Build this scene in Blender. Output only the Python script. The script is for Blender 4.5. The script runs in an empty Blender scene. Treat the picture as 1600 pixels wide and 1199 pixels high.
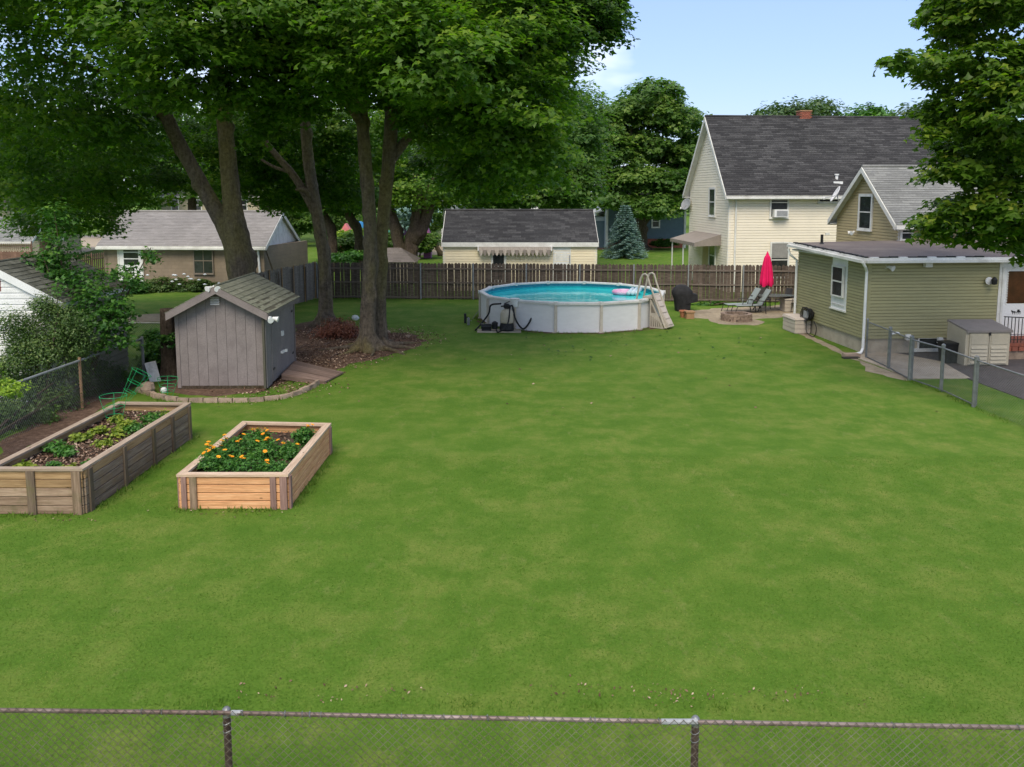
import bpy, math, random
import numpy as np
from mathutils import Vector, Matrix, noise as mnoise

R = math.radians
S = bpy.context.scene
C = S.collection
random.seed(7)
rng = np.random.default_rng(11)

# ------------------------------------------------------------------ camera
H = 5.4; FPX = 1330.0; PITCH = R(7.0)
CY0 = 300 + FPX*math.tan(PITCH)
cam = bpy.data.cameras.new('camera'); camo = bpy.data.objects.new('camera', cam); C.objects.link(camo)
camo.location = (0, 0, H); camo.rotation_euler = (math.pi/2-PITCH, 0, 0)
cam.sensor_width = 36; cam.lens = FPX/1600*36
cam.shift_y = -(599.5-CY0)/1600
cam.clip_start = .1; cam.clip_end = 3000
S.camera = camo
S.render.resolution_x = 1024; S.render.resolution_y = 767

# ------------------------------------------------------------------ world, sun, exposure
SUN_EL, SUN_AZ = R(50), R(190)
w = bpy.data.worlds.new('World'); S.world = w; w.use_nodes = True
nt = w.node_tree; nt.nodes.clear()
out = nt.nodes.new('ShaderNodeOutputWorld'); bg = nt.nodes.new('ShaderNodeBackground')
sky = nt.nodes.new('ShaderNodeTexSky'); sky.sky_type = 'NISHITA'; sky.sun_disc = False
sky.sun_elevation = SUN_EL; sky.sun_rotation = SUN_AZ; sky.air_density = 1.25; sky.dust_density = .25; sky.ozone_density = 3.0
bg.inputs['Strength'].default_value = .10
tc = nt.nodes.new('ShaderNodeTexCoord'); mp = nt.nodes.new('ShaderNodeMapping'); mp.inputs['Scale'].default_value = (1.0, 1.0, 2.6)
mp.inputs['Location'].default_value = (-8.7657, -5.8347, -.7794)
nz = nt.nodes.new('ShaderNodeTexNoise'); nz.inputs['Scale'].default_value = 1.15; nz.inputs['Detail'].default_value = 6; nz.inputs['Roughness'].default_value = .58
rp = nt.nodes.new('ShaderNodeMapRange'); rp.inputs['From Min'].default_value = .475; rp.inputs['From Max'].default_value = .66; rp.inputs['To Max'].default_value = .85
mx = nt.nodes.new('ShaderNodeMix'); mx.data_type = 'RGBA'
nt.links.new(tc.outputs['Generated'], mp.inputs[0]); nt.links.new(mp.outputs[0], nz.inputs['Vector'])
nt.links.new(nz.outputs['Fac'], rp.inputs['Value']); nt.links.new(rp.outputs[0], mx.inputs['Factor'])
mb_ = nt.nodes.new('ShaderNodeMix'); mb_.data_type = 'RGBA'; mb_.inputs[0].default_value = .72     # flat blue mixed in to even out the sky colour
nt.links.new(sky.outputs[0], mb_.inputs[6]); mb_.inputs[7].default_value = (1.6, 2.22, 4.1, 1)
nt.links.new(mb_.outputs[2], mx.inputs[6]); mx.inputs[7].default_value = (9.2, 8.8, 7.9, 1)
nt.links.new(mx.outputs[2], bg.inputs['Color']); nt.links.new(bg.outputs[0], out.inputs[0])
sl = bpy.data.lights.new('sun', 'SUN'); so = bpy.data.objects.new('sun', sl); C.objects.link(so)
sl.energy = 1.5; sl.angle = R(34); sl.color = (1, .90, .72)
sd = Vector((math.sin(SUN_AZ)*math.cos(SUN_EL), math.cos(SUN_AZ)*math.cos(SUN_EL), math.sin(SUN_EL)))
so.rotation_euler = sd.to_track_quat('Z', 'Y').to_euler(); so.location = sd*60
S.view_settings.view_transform = 'Standard'; S.view_settings.look = 'None'
S.view_settings.gamma = 1; S.view_settings.use_curve_mapping = False
S.view_settings.exposure = 1.28

# ------------------------------------------------------------------ measuring: photo pixel -> world point
def ray(px, py):
    v = (CY0-py)/FPX
    return Vector(((px-800)/FPX, math.cos(PITCH)+math.sin(PITCH)*v, -math.sin(PITCH)+math.cos(PITCH)*v))
def G(px, py, z=0.0):
    d = ray(px, py); t = (z-H)/d.z
    return Vector((d.x*t, d.y*t, z))
def W(px, py, Y):
    d = ray(px, py); t = Y/d.y
    return Vector((d.x*t, Y, H+d.z*t))
def onwall(px, py, O, ang):
    d = ray(px, py); n = Vector((-math.sin(ang), math.cos(ang), 0)); t = (Vector((O[0], O[1], 0)).dot(n))/d.dot(n)
    p = d*t; u = Vector((math.cos(ang), math.sin(ang), 0))
    return (p-Vector((O[0], O[1], 0))).dot(u), H+p.z

# ------------------------------------------------------------------ helpers
def frame(o, ang=0.0):
    return Matrix.Translation((o[0], o[1], o[2] if len(o) > 2 else 0)) @ Matrix.Rotation(ang, 4, 'Z')
def wm(o):
    m = o.matrix_basis.copy()
    return wm(o.parent) @ o.matrix_parent_inverse @ m if o.parent else m
def adopt(o, p):
    if p is not None:
        o.parent = p; o.matrix_parent_inverse = wm(p).inverted()
def tag(o, label=None, cat=None, group=None, kind=None):
    for k, v in (('label', label), ('category', cat), ('group', group), ('kind', kind)):
        if v: o[k] = v
    return o
def thing(name, label, cat, loc=(0, 0, 0), rot=0.0, group=None):
    o = bpy.data.objects.new(name, None); C.objects.link(o); o.empty_display_size = .2
    o.matrix_basis = frame(loc, rot)
    return tag(o, label, cat, group)
def link(name, me, parent=None, M=None):
    o = bpy.data.objects.new(name, me); C.objects.link(o)
    if M is not None: o.matrix_basis = M
    adopt(o, parent); return o
def copy_tree(o, parent=None):
    c = o.copy(); C.objects.link(c)
    if parent: c.parent = parent
    for ch in [x for x in KIDS.get(o.name, [])]:
        copy_tree(ch, c)
    return c
KIDS = {}
def index_kids():
    KIDS.clear()
    for o in bpy.data.objects:
        if o.parent: KIDS.setdefault(o.parent.name, []).append(o)

class MB:
    def __init__(s): s.v = []; s.f = []; s.m = []
    def add(s, vs, fs, mi=0):
        b = len(s.v); s.v += [tuple(x) for x in vs]; s.f += [tuple(b+i for i in f) for f in fs]; s.m += [mi]*len(fs); return s
    def hexa(s, p, mi=0):     # p: 4 bottom (ccw), 4 top
        return s.add(p, [(3, 2, 1, 0), (4, 5, 6, 7), (0, 1, 5, 4), (1, 2, 6, 5), (2, 3, 7, 6), (3, 0, 4, 7)], mi)
    def box(s, x0, x1, y0, y1, z0, z1, mi=0):
        return s.hexa([(x0, y0, z0), (x1, y0, z0), (x1, y1, z0), (x0, y1, z0), (x0, y0, z1), (x1, y0, z1), (x1, y1, z1), (x0, y1, z1)], mi)
    def prism(s, poly, y0, y1, mi=0):   # poly in xz, extruded along y
        n = len(poly); a = [(x, y0, z) for x, z in poly]+[(x, y1, z) for x, z in poly]
        fs = [tuple(range(n)), tuple(range(2*n-1, n-1, -1))]+[(i, i+n, (i+1) % n+n, (i+1) % n) for i in range(n)]
        return s.add(a, fs, mi)
    def slab(s, poly, z0, z1, mi=0):    # poly in xy, extruded up
        n = len(poly); a = [(p[0], p[1], z0) for p in poly]+[(p[0], p[1], z1) for p in poly]
        fs = [tuple(range(n-1, -1, -1)), tuple(range(n, 2*n))]+[(i, (i+1) % n, (i+1) % n+n, i+n) for i in range(n)]
        return s.add(a, fs, mi)
    def tube(s, pts, r, n=8, mi=0, closed=False, cap=True):
        pts = [Vector(p) for p in pts]; m = len(pts); rr = r if isinstance(r, (list, tuple)) else [r]*m
        vs = []; prev = None
        for i, p in enumerate(pts):
            a = pts[(i-1) % m] if (closed or i) else p; b = pts[(i+1) % m] if (closed or i < m-1) else p
            t = (b-a).normalized()
            if prev is None:
                u = t.orthogonal().normalized()
            else:
                u = (prev-t*prev.dot(t)).normalized()
            prev = u; w_ = t.cross(u)
            for k in range(n):
                q = 2*math.pi*k/n; vs.append(p+(u*math.cos(q)+w_*math.sin(q))*rr[i])
        fs = []
        for i in range(m if closed else m-1):
            j = (i+1) % m
            for k in range(n): fs.append((i*n+k, i*n+(k+1) % n, j*n+(k+1) % n, j*n+k))
        if cap and not closed: fs += [tuple(range(n-1, -1, -1)), tuple(range((m-1)*n, m*n))]
        return s.add(vs, fs, mi)
    def lathe(s, prof, c=(0, 0, 0), n=20, mi=0, ax=None):
        vs = []; m = len(prof)
        for r, z in prof:
            for k in range(n):
                q = 2*math.pi*k/n; vs.append((c[0]+r*math.cos(q), c[1]+r*math.sin(q), c[2]+z))
        fs = [(i*n+k, i*n+(k+1) % n, (i+1)*n+(k+1) % n, (i+1)*n+k) for i in range(m-1) for k in range(n)]
        fs += [tuple(range(n-1, -1, -1)), tuple(range((m-1)*n, m*n))]
        return s.add(vs, fs, mi)
    def mesh(s, name, mats, smooth=False):
        me = bpy.data.meshes.new(name); me.from_pydata(s.v, [], s.f)
        for m in (mats if isinstance(mats, (list, tuple)) else [mats]): me.materials.append(m)
        if any(s.m): me.polygons.foreach_set('material_index', s.m)
        if smooth: me.polygons.foreach_set('use_smooth', [True]*len(me.polygons))
        me.update(); return me
    def obj(s, name, mats, parent=None, M=None, smooth=False, label=None):
        o = link(name, s.mesh(name, mats, smooth), parent, M)
        if label: o['label'] = label
        return o

_pc = {}
def plank(name, p0, p1, w_, t, m, parent, up=(0, 0, 1), bev=0.0, label=None):
    """board running p0->p1, w_ wide along `up`, t thick; local X runs along the grain"""
    p0 = Vector(p0); p1 = Vector(p1); L = (p1-p0).length
    key = (round(L, 3), round(w_, 3), round(t, 4), m.name, bev)
    if key not in _pc:
        b = MB()
        if bev:
            e = bev; hw = w_/2; ht = t/2
            poly = [(-ht+e, -hw), (ht-e, -hw), (ht, -hw+e), (ht, hw-e), (ht-e, hw), (-ht+e, hw), (-ht, hw-e), (-ht, -hw+e)]
            a = [(-L/2, y, z) for y, z in poly]+[(L/2, y, z) for y, z in poly]
            b.add(a, [tuple(range(7, -1, -1)), tuple(range(8, 16))]+[(i, (i+1) % 8, (i+1) % 8+8, i+8) for i in range(8)])
        else:
            b.box(-L/2, L/2, -t/2, t/2, -w_/2, w_/2)
        _pc[key] = b.mesh(name, m)
    x = (p1-p0).normalized(); z = Vector(up); z = (z-x*z.dot(x)).normalized(); y = z.cross(x)
    M = Matrix((x, y, z)).transposed().to_4x4(); M.translation = (p0+p1)/2
    o = link(name, _pc[key], parent, M)
    if label: o['label'] = label
    return o

# ------------------------------------------------------------------ materials
def nodes(name):
    m = bpy.data.materials.new(name); m.use_nodes = True; t = m.node_tree
    return m, t, t.nodes['Principled BSDF']
def ramp(t, fac, stops):
    r = t.nodes.new('ShaderNodeValToRGB'); t.links.new(fac, r.inputs[0])
    e = r.color_ramp.elements
    while len(e) > 1: e.remove(e[0])
    e[0].position = stops[0][0]; e[0].color = (*stops[0][1], 1)
    for p, c in stops[1:]:
        n = e.new(p); n.color = (*c, 1)
    return r.outputs[0]
def noise_n(t, vec, scale, detail=6, rough=.6):
    n = t.nodes.new('ShaderNodeTexNoise'); n.inputs['Scale'].default_value = scale
    n.inputs['Detail'].default_value = detail; n.inputs['Roughness'].default_value = rough
    t.links.new(vec, n.inputs['Vector']); return n.outputs['Fac']
def mixc(t, fac, a, b, mode='MIX'):
    n = t.nodes.new('ShaderNodeMix'); n.data_type = 'RGBA'; n.blend_type = mode
    for sock, v in ((0, fac), (6, a), (7, b)):
        if isinstance(v, (int, float)): n.inputs[sock].default_value = v
        elif isinstance(v, tuple): n.inputs[sock].default_value = (*v, 1)
        else: t.links.new(v, n.inputs[sock])
    return n.outputs[2]
def mrange(t, v, a, b, c=0.0, d=1.0):
    n = t.nodes.new('ShaderNodeMapRange'); t.links.new(v, n.inputs[0])
    for i, x in enumerate((a, b, c, d)): n.inputs[i+1].default_value = x
    return n.outputs[0]
def bump(t, bsdf, h, strength=.3, dist=.02):
    b = t.nodes.new('ShaderNodeBump'); b.inputs['Strength'].default_value = strength; b.inputs['Distance'].default_value = dist
    t.links.new(h, b.inputs['Height']); t.links.new(b.outputs[0], bsdf.inputs['Normal'])
def coords(t, stretch=(1, 1, 1), rnd=False, which='Object'):
    c = t.nodes.new('ShaderNodeTexCoord').outputs[which]
    if rnd:
        oi = t.nodes.new('ShaderNodeObjectInfo'); v = t.nodes.new('ShaderNodeVectorMath'); v.operation = 'MULTIPLY_ADD'
        t.links.new(oi.outputs['Random'], v.inputs[0]); v.inputs[1].default_value = (37, 91, 53); t.links.new(c, v.inputs[2]); c = v.outputs[0]
    m = t.nodes.new('ShaderNodeMapping'); m.inputs['Scale'].default_value = stretch; t.links.new(c, m.inputs[0]); return m.outputs[0]
def mat(name, c1, c2=None, scale=4, rough=.8, bmp=.2, bd=.01, stretch=(1, 1, 1), rnd=0.0, spec=.3, metallic=0.0, dirt=None, dscale=1.2, damt=.5, fine=40, famt=.15, lo=.35, hi=.65):
    m, t, b = nodes(name)
    v = coords(t, stretch, rnd > 0); c2 = c2 or tuple(x*.8 for x in c1)
    n1 = noise_n(t, v, scale); col = mixc(t, mrange(t, n1, lo, hi), c1, c2)
    nf = noise_n(t, v, fine, 3); 
    col = mixc(t, 1.0, col, ramp(t, nf, [(.3, (1-famt,)*3), (.7, (1+famt,)*3)]), 'MULTIPLY')
    if dirt:
        nd = noise_n(t, coords(t, (1, 1, 1), rnd > 0), dscale, 8, .7); col = mixc(t, mrange(t, nd, .5, .75, 0, damt), col, dirt)
    if rnd:
        oi = t.nodes.new('ShaderNodeObjectInfo'); h = t.nodes.new('ShaderNodeHueSaturation'); t.links.new(col, h.inputs['Color'])
        w1 = t.nodes.new('ShaderNodeMapRange'); t.links.new(oi.outputs['Random'], w1.inputs[0]); w1.inputs[3].default_value = 1-rnd; w1.inputs[4].default_value = 1+rnd
        t.links.new(w1.outputs[0], h.inputs['Value']); col = h.outputs[0]
    t.links.new(col, b.inputs['Base Color']); b.inputs['Roughness'].default_value = rough
    b.inputs['Specular IOR Level'].default_value = spec; b.inputs['Metallic'].default_value = metallic
    if bmp: bump(t, b, nf if fine > 60 else n1, bmp, bd)
    return m

def wood(name, c1, c2, c3=None, rnd=.2, moss=None, knots=True, scale=1.0):
    """grain along local X"""
    m, t, b = nodes(name)
    v = coords(t, (.35*scale, 6*scale, 6*scale), True)
    n1 = noise_n(t, v, 3.2, 8, .7); n2 = noise_n(t, v, 14, 4, .6)
    col = ramp(t, n1, [(.3, c1), (.52, c2), (.72, c3 or c2)])
    col = mixc(t, 1.0, col, ramp(t, n2, [(.3, (.78,)*3), (.7, (1.15,)*3)]), 'MULTIPLY')
    if knots:
        vo = t.nodes.new('ShaderNodeTexVoronoi'); vo.inputs['Scale'].default_value = 2.3
        t.links.new(coords(t, (1, 2.4, 2.4), True), vo.inputs['Vector'])
        col = mixc(t, mrange(t, vo.outputs['Distance'], .05, .09, .8, 0), col, tuple(x*.3 for x in c1))
    if moss:
        nm = noise_n(t, coords(t, (1, 1, 1), True), 2.5, 8, .7); col = mixc(t, mrange(t, nm, .5, .7, 0, .7), col, moss)
    oi = t.nodes.new('ShaderNodeObjectInfo'); h = t.nodes.new('ShaderNodeHueSaturation'); t.links.new(col, h.inputs['Color'])
    t.links.new(mrange(t, oi.outputs['Random'], 0, 1, 1-rnd, 1+rnd), h.inputs['Value'])
    t.links.new(h.outputs[0], b.inputs['Base Color']); b.inputs['Roughness'].default_value = .85; b.inputs['Specular IOR Level'].default_value = .2
    bump(t, b, n1, .35, .006); return m

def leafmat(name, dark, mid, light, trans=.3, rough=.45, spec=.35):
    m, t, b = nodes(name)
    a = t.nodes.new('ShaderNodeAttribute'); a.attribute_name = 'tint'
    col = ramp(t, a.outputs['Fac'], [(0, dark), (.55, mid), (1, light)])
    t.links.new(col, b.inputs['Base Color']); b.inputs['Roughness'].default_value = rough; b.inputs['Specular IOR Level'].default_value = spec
    tr = t.nodes.new('ShaderNodeBsdfTranslucent'); t.links.new(mixc(t, 1.0, col, (1.15, 1.5, .5), 'MULTIPLY'), tr.inputs[0])
    ms = t.nodes.new('ShaderNodeMixShader'); ms.inputs[0].default_value = trans
    t.links.new(b.outputs[0], ms.inputs[1]); t.links.new(tr.outputs[0], ms.inputs[2])
    t.links.new(ms.outputs[0], t.nodes['Material Output'].inputs[0]); return m

def shingle_mat(name, c1, c2, c3, k=1.4, row=.14, wid=.5, moss=None, rnd=False):
    m, t, b = nodes(name)
    c = t.nodes.new('ShaderNodeTexCoord').outputs['Object']
    mp_ = t.nodes.new('ShaderNodeMapping'); t.links.new(c, mp_.inputs[0])
    sx = t.nodes.new('ShaderNodeSeparateXYZ'); t.links.new(c, sx.inputs[0])
    cb = t.nodes.new('ShaderNodeCombineXYZ'); t.links.new(sx.outputs[0], cb.inputs[0])
    mu = t.nodes.new('ShaderNodeMath'); mu.operation = 'MULTIPLY'; mu.inputs[1].default_value = k; t.links.new(sx.outputs[2], mu.inputs[0]); t.links.new(mu.outputs[0], cb.inputs[1])
    br = t.nodes.new('ShaderNodeTexBrick'); br.inputs['Scale'].default_value = 1; br.inputs['Brick Width'].default_value = wid; br.inputs['Row Height'].default_value = row
    br.inputs['Mortar Size'].default_value = .006; br.inputs['Bias'].default_value = 0
    br.inputs['Color1'].default_value = (0, 0, 0, 1); br.inputs['Color2'].default_value = (1, 1, 1, 1); br.inputs['Mortar'].default_value = (.2, .2, .2, 1)
    t.links.new(cb.outputs[0], br.inputs['Vector'])
    v2 = t.nodes.new('ShaderNodeMapping'); v2.inputs['Scale'].default_value = (3.4, 7/k*k, 1); t.links.new(cb.outputs[0], v2.inputs[0])
    n = noise_n(t, v2.outputs[0], 2.4, 5, .75)
    n9 = noise_n(t, v2.outputs[0], 7, 4, .7); f = mixc(t, .5, mixc(t, .28, n, br.outputs['Color']), n9)
    col = ramp(t, f, [(.34, c1), (.5, c2), (.66, c3)])
    nl = noise_n(t, c, .35, 4); col = mixc(t, 1.0, col, ramp(t, nl, [(.3, (.85,)*3), (.7, (1.15,)*3)]), 'MULTIPLY')
    if moss: 
        nm = noise_n(t, c, 1.6, 8, .7); col = mixc(t, mrange(t, nm, .45, .7, 0, .7), col, moss)
    t.links.new(col, b.inputs['Base Color']); b.inputs['Roughness'].default_value = .95; b.inputs['Specular IOR Level'].default_value = .15
    bump(t, b, n, .3, .01); return m

def grass_mat():
    m, t, b = nodes('lawn_grass')
    v = coords(t); 
    big = noise_n(t, v, .16, 5, .55); mid = noise_n(t, v, 1.1, 7, .72); fine = noise_n(t, v, 26, 5, .75)
    vs = coords(t, (1, .35, 1)); streak = noise_n(t, vs, 5.5, 5, .7)
    blot = noise_n(t, v, .55, 6, .7); col = ramp(t, mid, [(.25, (.058, .130, .012)), (.5, (.085, .158, .018)), (.74, (.130, .188, .030))])
    col = mixc(t, mrange(t, blot, .48, .72, 0, .30), col, (.180, .195, .050))
    far_ = noise_n(t, coords(t, (1, .5, 1)), 2.6, 8, .78); col = mixc(t, mrange(t, far_, .56, .74, 0, .5), col, (.24, .225, .085))
    dry = mixc(t, mrange(t, streak, .40, .68, 0, .6), col, (.215, .225, .058))
    f2 = t.nodes.new('ShaderNodeMath'); f2.operation = 'MULTIPLY'; t.links.new(mrange(t, big, .38, .62, .12, 1), f2.inputs[0]); t.links.new(mrange(t, mid, .44, .66, 0, 1), f2.inputs[1])
    col = mixc(t, f2.outputs[0], col, dry)
    col = mixc(t, 1.0, col, ramp(t, fine, [(.25, (.74, .76, .72)), (.5, (1, 1, 1)), (.78, (1.34, 1.3, 1.28))]), 'MULTIPLY')
    t.links.new(col, b.inputs['Base Color']); b.inputs['Roughness'].default_value = .95; b.inputs['Specular IOR Level'].default_value = .1
    bump(t, b, fine, .6, .03); return m

def soil_mat(name, c1, c2, c3, sc=9):
    m, t, b = nodes(name); v = coords(t)
    n = noise_n(t, v, sc, 9, .8); n2 = noise_n(t, v, .7, 4)
    col = ramp(t, n, [(.3, c1), (.5, c2), (.7, c3)]); col = mixc(t, 1.0, col, ramp(t, n2, [(.3, (.75,)*3), (.7, (1.2,)*3)]), 'MULTIPLY')
    t.links.new(col, b.inputs['Base Color']); b.inputs['Roughness'].default_value = 1; b.inputs['Specular IOR Level'].default_value = .1
    bump(t, b, n, .9, .04); return m

def bark_mat(name, c1, c2, moss, mamt=.7):
    m, t, b = nodes(name)
    v = coords(t, (5, 5, .9)); n = noise_n(t, v, 2.6, 9, .75); nm = noise_n(t, coords(t, (1, 1, .5)), .8, 6, .6); n3 = noise_n(t, coords(t), 9, 6, .7)
    col = ramp(t, n, [(.3, c1), (.62, c2)]); col = mixc(t, mrange(t, nm, .45, .62, 0, mamt), col, moss)
    col = mixc(t, mrange(t, n3, .6, .7, 0, .6), col, tuple(x*.55 for x in c1))
    col = mixc(t, 1.0, col, ramp(t, n3, [(.3, (.55,)*3), (.5, (1,)*3), (.7, (1.5,)*3)]), 'MULTIPLY')
    t.links.new(col, b.inputs['Base Color']); b.inputs['Roughness'].default_value = .95; b.inputs['Specular IOR Level'].default_value = .15
    bump(t, b, n, 1.0, .16); return m

def water_mat():
    m, t, b = nodes('pool_water_surface')
    n = noise_n(t, coords(t, (1, .6, 1)), 2.4, 4, .5); n2 = noise_n(t, coords(t), .5, 2)
    t.links.new(mixc(t, mrange(t, n2, .35, .65), (.03, .56, .55), (.07, .68, .63)), b.inputs['Base Color'])
    b.inputs['Roughness'].default_value = .05; b.inputs['IOR'].default_value = 1.33; bump(t, b, n, .25, .05); return m

M_ = {}
def setup_materials():
    m = M_
    m['lawn'] = grass_mat()
    m['soil'] = soil_mat('garden_soil', (.03, .02, .014), (.075, .05, .035), (.16, .12, .085), 14)
    m['mulch'] = soil_mat('mulch', (.05, .031, .022), (.125, .078, .055), (.23, .155, .11), 7)
    m['dirt'] = soil_mat('bare_dirt', (.20, .16, .11), (.30, .245, .17), (.40, .34, .25), 5)
    m['concrete'] = mat('concrete', (.46, .38, .29), (.36, .295, .215), 2, .9, .3, dirt=(.16, .14, .11), fine=70)
    m['found'] = mat('foundation_concrete', (.46, .40, .31), (.36, .31, .235), 1.6, .9, .3, dirt=(.17, .15, .11), dscale=2, fine=60)
    m['asphalt'] = mat('asphalt', (.105, .088, .082), (.075, .063, .06), 3, .95, .4, fine=120, famt=.3)
    m['white'] = mat('white_paint', (.74, .74, .73), (.66, .66, .65), 2, .5, .05)
    m['trim'] = mat('white_trim', (.72, .71, .67), (.60, .59, .55), 1.5, .5, .05, dirt=(.40, .38, .34), dscale=1.5, damt=.4)
    m['cream'] = mat('cream_vinyl_siding', (.80, .70, .50), (.75, .65, .46), .8, .55, .04, dirt=(.55, .50, .38), damt=.3, famt=.03)
    m['cream2'] = mat('pale_cream_siding', (.81, .735, .595), (.76, .69, .555), .8, .55, .04, dirt=(.58, .53, .42), damt=.3, famt=.03)
    m['olive'] = mat('olive_siding', (.335, .312, .168), (.295, .275, .145), 1.0, .6, .05, rnd=.05, famt=.05, dirt=(.19, .18, .11), damt=.25)
    m['tan'] = mat('tan_siding', (.46, .37, .20), (.41, .33, .18), 1, .6, .05, famt=.05)
    m['shadow'] = mat('dark_backing', (.09, .085, .06), (.07, .065, .05), 2, .9, 0)
    m['glass'] = mat('window_glass', (.016, .019, .02), (.04, .045, .045), .9, .06, 0, spec=.6, fine=3, famt=.3)
    m['curtain'] = mat('pale_blind', (.28, .27, .25), (.22, .21, .2), 3, .8, 0)
    m['asph_roof'] = shingle_mat('charcoal_shingles', (.024, .0235, .0245), (.044, .043, .0435), (.115, .112, .110), 1.35)
    m['grey_roof'] = shingle_mat('grey_shingles', (.12, .12, .115), (.205, .205, .195), (.31, .31, .29), 1.5)
    m['pale_roof'] = shingle_mat('weathered_pale_shingles', (.19, .175, .165), (.245, .228, .215), (.31, .29, .275), 2.2, .13, .3)
    m['brown_roof'] = shingle_mat('brown_grey_roofing', (.11, .095, .085), (.15, .13, .12), (.21, .185, .17), 2.0)
    m['flat_roof'] = mat('brown_roll_roofing', (.155, .125, .11), (.125, .10, .09), 1.2, .9, .2, fine=90, dirt=(.25, .21, .17), dscale=.5, damt=.7)
    m['moss_sh'] = mat('mossy_shingle', (.15, .155, .11), (.21, .212, .165), 3.5, .95, .4, rnd=.09, dirt=(.06, .07, .04), dscale=4, damt=.55, fine=60)
    m['moss_sh2'] = mat('worn_dark_shingle', (.075, .078, .06), (.13, .13, .11), 3.5, .95, .4, rnd=.25, dirt=(.035, .035, .03), dscale=4, damt=.7, fine=60)
    m['shed'] = mat('mauve_grey_shed_paint', (.215, .185, .178), (.182, .156, .15), 2.5, .8, .3, stretch=(1, 1, 1), rnd=.05, dirt=(.15, .125, .12), dscale=2.5, damt=.55, fine=30, famt=.14)
    m['shed_trim'] = mat('shed_trim_paint', (.215, .182, .172), (.18, .152, .143), 2.5, .8, .2, rnd=.06)
    m['door_grey'] = mat('blue_grey_door_paint', (.225, .20, .195), (.19, .17, .168), 2, .75, .15, rnd=.05, dirt=(.10, .10, .105), damt=.4)
    m['cedar'] = wood('new_cedar_boards', (.44, .20, .085), (.64, .335, .16), (.74, .45, .25), .14)
    m['cap_new'] = wood('greying_cap_boards', (.40, .275, .19), (.56, .41, .29), (.66, .52, .40), .10)
    m['mauve_wood'] = wood('mauve_battens', (.185, .11, .09), (.27, .165, .135), (.34, .22, .185), .14, knots=False)
    m['old_wood'] = wood('weathered_brown_boards', (.13, .085, .055), (.26, .18, .12), (.39, .29, .205), .25, moss=(.10, .095, .04))
    m['old_warm'] = wood('weathered_warm_boards', (.19, .115, .055), (.36, .23, .115), (.46, .32, .18), .22)
    m['old_grey'] = wood('grey_weathered_boards', (.12, .085, .062), (.215, .16, .118), (.33, .26, .195), .24, moss=(.24, .15, .07))
    m['ramp_wood'] = wood('worn_ramp_planks', (.12, .075, .06), (.20, .14, .115), (.30, .22, .18), .25)
    m['old_cap'] = wood('weathered_cap_boards', (.24, .175, .125), (.36, .275, .20), (.47, .38, .30), .08)
    m['batten'] = wood('dark_battens', (.075, .055, .04), (.145, .105, .072), (.20, .155, .11), .2, knots=False, moss=(.12, .11, .04))
    m['fence'] = wood('weathered_fence_pickets', (.058, .043, .034), (.105, .080, .064), (.165, .13, .105), .24, knots=False)
    m['fence_rail'] = wood('fence_rails', (.10, .08, .065), (.15, .12, .10), (.20, .165, .14), .1, knots=False)
    m['fence_grey'] = wood('grey_fence_boards', (.15, .13, .105), (.22, .19, .155), (.29, .255, .21), .18, knots=False)
    m['redfence'] = wood('red_brown_fence', (.13, .075, .055), (.19, .11, .08), (.24, .15, .115), .15, knots=False)
    m['palefence'] = wood('pale_garden_pickets', (.20, .19, .14), (.26, .25, .19), (.3, .29, .22), .15, knots=False)
    m['blackfence'] = mat('black_metal', (.02, .02, .02), (.03, .03, .028), 4, .5, .1)
    m['galv'] = mat('galvanised_steel', (.27, .275, .275), (.19, .195, .195), 6, .45, .1, metallic=.5, dirt=(.14, .11, .09), dscale=5, damt=.5)
    m['pale_galv'] = mat('dull_galvanised_post', (.30, .315, .32), (.22, .23, .235), 5, .5, .1, metallic=.2)
    m['wire'] = mat('chain_link_wire', (.20, .205, .19), (.12, .115, .10), 6, .6, 0, metallic=.3)
    m['rust_pipe'] = mat('worn_fence_pipe', (.27, .22, .205), (.12, .082, .068), 5, .55, .25, metallic=.35, dirt=(.085, .06, .05), dscale=.9, damt=.8, stretch=(.15, 1, 1), fine=24, lo=.4, hi=.6)
    m['dark_post'] = mat('rusty_dark_post', (.045, .026, .02), (.08, .055, .045), 7, .7, .3, metallic=.1, dirt=(.18, .16, .14), dscale=6, damt=.25)
    m['cmu'] = None
    m['pool_panel'] = mat('pale_pool_wall', (.74, .72, .715), (.69, .67, .665), 3, .55, .05, fine=45, famt=.03, dirt=(.50, .48, .46), dscale=1.2, damt=.12, stretch=(1, 1, 3))
    m['pool_trim'] = mat('beige_pool_trim', (.58, .51, .43), (.52, .455, .38), 3, .5, .05, dirt=(.33, .29, .24), dscale=3, damt=.35)
    m['pool_cap'] = mat('white_pool_ledge', (.66, .64, .60), (.58, .56, .52), 3, .45, .05, dirt=(.42, .38, .33), dscale=3, damt=.4)
    m['liner'] = mat('turquoise_liner', (.01, .42, .48), (.02, .52, .56), 6, .4, 0)
    m['liner_tile'] = mat('blue_liner_band', (.02, .17, .27), (.06, .33, .42), 22, .4, 0)
    m['water'] = water_mat()
    m['resin'] = mat('beige_resin', (.47, .41, .34), (.41, .36, .30), 4, .6, .05, dirt=(.30, .26, .21), dscale=3, damt=.4)
    m['resin_dark'] = mat('slot_shade_and_frame_brown', (.20, .165, .13), None, 4, .7, 0)  # darker beige: painted shade for the ladder slots, also a window frame colour
    m['resin_shed'] = mat('khaki_resin', (.45, .40, .30), (.41, .365, .275), 3, .6, .05, dirt=(.32, .28, .21), damt=.35)
    m['lid'] = mat('grey_brown_lid', (.20, .175, .16), (.17, .15, .135), 3, .6, .05)
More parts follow.
